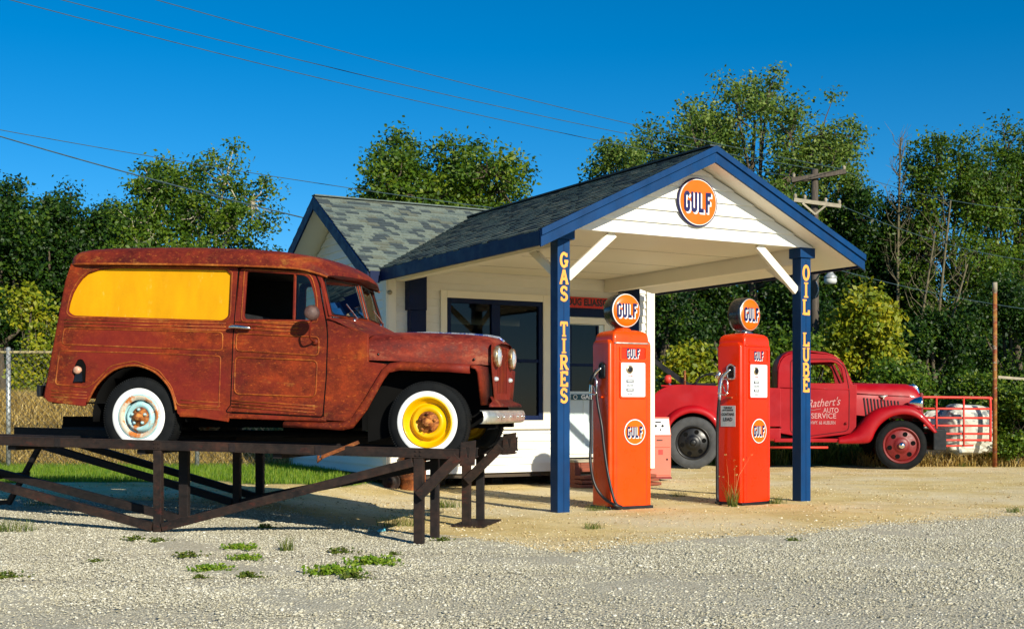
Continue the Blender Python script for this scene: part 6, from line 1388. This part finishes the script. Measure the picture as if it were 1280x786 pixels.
# chain link fence
FY = 20.5; x0 = at(9, FY)[0]; fz = .17
fen = empty('chain_link_fence', (x0, FY, fz), 0, label='chain link fence with steel posts behind the tail of the van at left', cat='fence')
m = MB(); wx0, wx1, zt_ = -4.2, 4.3, 1.92; step = .075
x = wx0-zt_
while x < wx1:
    for d in (1, -1):
        a = x; t0 = max(0, wx0-a); t1 = min(zt_, wx1-a)
        if t1 > t0: m.tube([(a+t0, .0+.004*d, t0 if d == 1 else zt_-t0), (a+t1, .004*d, t1 if d == 1 else zt_-t1)], .0032, 3, cap=False)
    x += step*1.4
m.build('wire_mesh', WIRE, fen, recalc=False)
for px in (-3.1, 0, 3.1):
    m = MB(); m.tube([(px, .05, -.05), (px, .05, zt_+.03)], .038, 10); m.lathe([(.045, zt_+.03), (.03, zt_+.07), (0, zt_+.08)], (px, .05, 0), 'z', 10); m.build('post', GALV, fen)
m = MB(); m.tube([(wx0, .045, zt_-.0), (wx1, .045, zt_-.02)], .024, 8); m.build('top_rail', mat('lichen_stained_pipe', (.34, .28, .13), .6, var=.3, sc=8), fen)
m = MB()
for x in np.arange(wx0, wx1, .13): m.tube([(x, 0, zt_), (x+.012, .0, zt_+.05)], .0035, 3); m.tube([(x, 0, zt_), (x-.012, .0, zt_+.05)], .0035, 3)
m.build('barb', WIRE, fen, recalc=False)
# red pipe gate
GY = 24.3; gl0 = at(1118, GY)[0]; gl1 = at(1238, GY)[0]
gate = empty('pipe_gate', (gl1, GY, 0), 0, label='red tubular farm gate behind the truck at right', cat='gate')
L_ = gl1-gl0; zz = lambda v: zt(v, GY)
m = MB(); m.tube(spl([(-L_, 0, zz(496)), (-.12, 0, zz(497)), (-.03, 0, zz(499)), (0, 0, zz(504)), (0, 0, zz(552))], 4), .026, 8); m.tube([(-L_, 0, zz(496)), (-L_, 0, zz(557))], .026, 8); m.build('gate_frame', REDG, gate)
for v in (510.3, 521.8, 531.5, 541.5, 549.5): m = MB(); m.tube([(-L_, 0, zz(v)), (0, 0, zz(v+.5))], .021, 8); m.build('rail', REDG, gate)
m = MB(); m.tube([(-L_, 0, zz(558.5)), (-.33, 0, zz(556.5))], .018, 8); m.build('rail', REDG, gate)
for u in (1170, 1204): m = MB(); xx = at(u, GY)[0]-gl1; m.tube([(xx, -.03, zz(497)), (xx, -.03, zz(557))], .019, 8); m.build('upright', REDG, gate)
for xq in (-L_,): m = MB(); m.tube([(xq, .1, 0), (xq, .1, 1.5)], .05, 8); m.build('gate_post', POLEP, gate)
# rusty pipe pole and pale rail
px_, py_ = at(1243.5, 24.6); m = MB(); m.tube([(0, 0, -.1), (0, 0, zt(360, py_))], .043, 12); o = m.build('pipe_pole', POLEP); o.location = (px_, py_, 0); tag(o, 'tall rusty pipe pole standing by the right end of the red gate', 'pole')
m = MB(); m.tube([(0, 0, zt(353, py_)), (0, 0, zt(365, py_))], .047, 12); c_ = m.build('cap', CONC, o)
m = MB(); m.bar((0, 0, zt(471, py_)), (1.6, .3, zt(478, py_)), .04, .05); m.tube([(1.6, .3, -.05), (1.6, .3, zt(474, py_))], .04, 8); o = m.build('rail_fence', PALEW); o.location = (px_+.06, py_, 0); tag(o, 'thin pale rail running right from the rusty pipe pole', 'rail')
# tarp covered bale
bm = bmesh.new(); bmesh.ops.create_icosphere(bm, subdivisions=5, radius=1)
for v in bm.verts:
    p = v.co; q = Vector([math.copysign(abs(c)**.45, c) for c in p]); n_ = .035*math.sin(5*p.x+3*p.z)+.03*math.sin(6*p.z-5*p.y+2)+.018*math.sin(17*p.x+11*p.y)+.012*math.sin(23*p.z+13*p.x)
    v.co = Vector((q.x*.48, q.y*.4, q.z*.50))*(1+n_)
me = bpy.data.meshes.new('tarp_bundle'); bm.to_mesh(me); bm.free(); me.materials.append(TARP); o = bpy.data.objects.new('tarp_bundle', me); COL.objects.link(o); bx_, by_ = at(1208, 25.3); o.location = (bx_, by_, .72); tag(o, 'crumpled white and grey wrapped bundle seen through the red gate', 'bundle')
o2 = o.copy(); o2.data = me; COL.objects.link(o2); o2.location = (bx_-.42, by_+.5, .62); o2.scale = (.8, .8, .95); o2.rotation_euler = (0, 0, 1.2); tag(o2, 'smaller dark grey wrapped bundle left of the white one behind the gate', 'bundle')
# litter
m = MB(); m.tube([(0, 0, .02), (.03, .01, .025), (.06, .0, .03)], [.006, .016, .014], 6); m.tube([(.06, 0, .03), (.075, 0, .035)], .016, 6); lx, ly = -1.25, 11.6; o = m.build('plastic_bottle_scrap', PLAST); o.location = (lx, ly, float(gz(lx, ly))); tag(o, 'tiny scrap of blue plastic lying in the shaded gravel under the ramp', 'litter')
# utility pole
UY = 32; ux, uy = at(1018.5, UY)
up = empty('utility_pole', (ux, uy, 0), 0, label='weathered utility pole with two crossarms and a lamp behind the canopy', cat='utility pole')
m = MB(); m.tube([(0, 0, -.2), (0, 0, zt(212, UY))], [.13, .085], 12); m.build('pole', OLDW, up)
def up_p(u, v, d=0): return ((u-640)/FPX*(UY+d)-ux, d, CAMH-(v-HOR)/FPX*(UY+d))
m = MB(); m.bar(up_p(989, 225.5, -.12), up_p(1057, 214.5, -.12), .1, .12); m.build('crossarm', OLDW, up, bevel=.008)
for d in (-.16, .16): m = MB(); m.bar(up_p(992, 250, d), up_p(1051, 258, d), .08, .10); m.build('crossarm', PALEW, up, bevel=.008)
m = MB()
for u in (1003, 1036): m.bar(up_p(u, 254, -.2), up_p(1019, 268, -.14), .03, .05)
m.build('crossarm_brace', PALEW, up)
m = MB()
for u, v, d in ((994, 248, -.16), (1006, 249.5, -.16), (1032, 253, -.16), (1049, 255.5, -.16), (1049, 255.5, .16), (992, 222, -.12), (1055, 213, -.12)): p = up_p(u, v, d); m = MB(); m.lathe([(.02, 0), (.05, .02), (.035, .05), (.05, .07), (.03, .11), (0, .12)], p, 'z', 10); m.build('insulator', CONC, up)

m = MB(); p0_ = up_p(1020, 350, -.1); p1_q = up_p(1038, 336, -.6); m.tube(spl([p0_, up_p(1026, 341, -.4), up_p(1034, 336, -.6), p1_q], 4), .02, 6); m.tube(spl([up_p(1020, 352, -.1), up_p(1023, 362, -.15), up_p(1019, 372, -.1)], 4), .015, 5); m.build('lamp_arm', GALV, up)
m = MB(); cx_, cy_, cz_ = p1_q; m.lathe([(.0, cz_), (.06, cz_-.01), (.07, cz_-.10), (.10, cz_-.14), (.16, cz_-.2), (.165, cz_-.24), (.13, cz_-.25)], (cx_, cy_, 0), 'z', 20); lh = m.build('lamp_head', GALV, up)
m = MB(); m.lathe([(.15, cz_-.24), (.16, cz_-.32), (.13, cz_-.38), (0, cz_-.39)], (cx_, cy_, 0), 'z', 20); m.build('lamp_lens', mat('milky_lamp_glass', (.6, .62, .6), .3, bst=0), lh)
# wires
def wire(A, Bp, sag, lab, r_=.012, ext=0):
    a = Vector((*at(A[0], A[2]), zt(A[1], A[2]))); b_ = Vector((*at(Bp[0], Bp[2]), zt(Bp[1], Bp[2]))); a = a+(a-b_)*ext; n_ = 28
    pts = [a.lerp(b_, i/n_)-Vector((0, 0, sag*4*(i/n_)*(1-i/n_))) for i in range(n_+1)]
    m = MB(); m.tube([p-pts[0] for p in pts], r_, 5); o = m.build('power_line', CABLE, recalc=False); o.location = pts[0]; tag(o, lab, 'power line', 'overhead wires')
wire((65, 0, 20), (992, 221, 32), .28, 'lowest of the three long wires crossing the open sky to the utility pole', .008, .25)
wire((125, 0, 20.5), (1022, 212, 32), .26, 'middle of the three long wires crossing the open sky to the utility pole', .008, .25)
wire((235, 0, 21), (1055, 212, 31.9), .24, 'highest of the three long wires crossing the open sky to the utility pole', .008, .25)
wire((0, 148, 24), (994, 300, 31.8), .35, 'upper of the two wires running from the left edge behind the station roof', .008, .25)
wire((0, 168, 22), (382, 273, 22.2), .06, 'thick twisted lower wire from the left edge to the station gable', .012, .25)
wire((1055, 214, 31.9), (1330, 262, 40), .3, 'upper of two wires leaving the pole crossarm to the right', .008)
wire((1049, 256, 31.8), (1330, 330, 38), .3, 'wire leaving the pale lower crossarm to the right', .008)
wire((1022, 330, 31.9), (1330, 392, 36), .15, 'low wire leaving the pole beside the lamp to the right', .008)
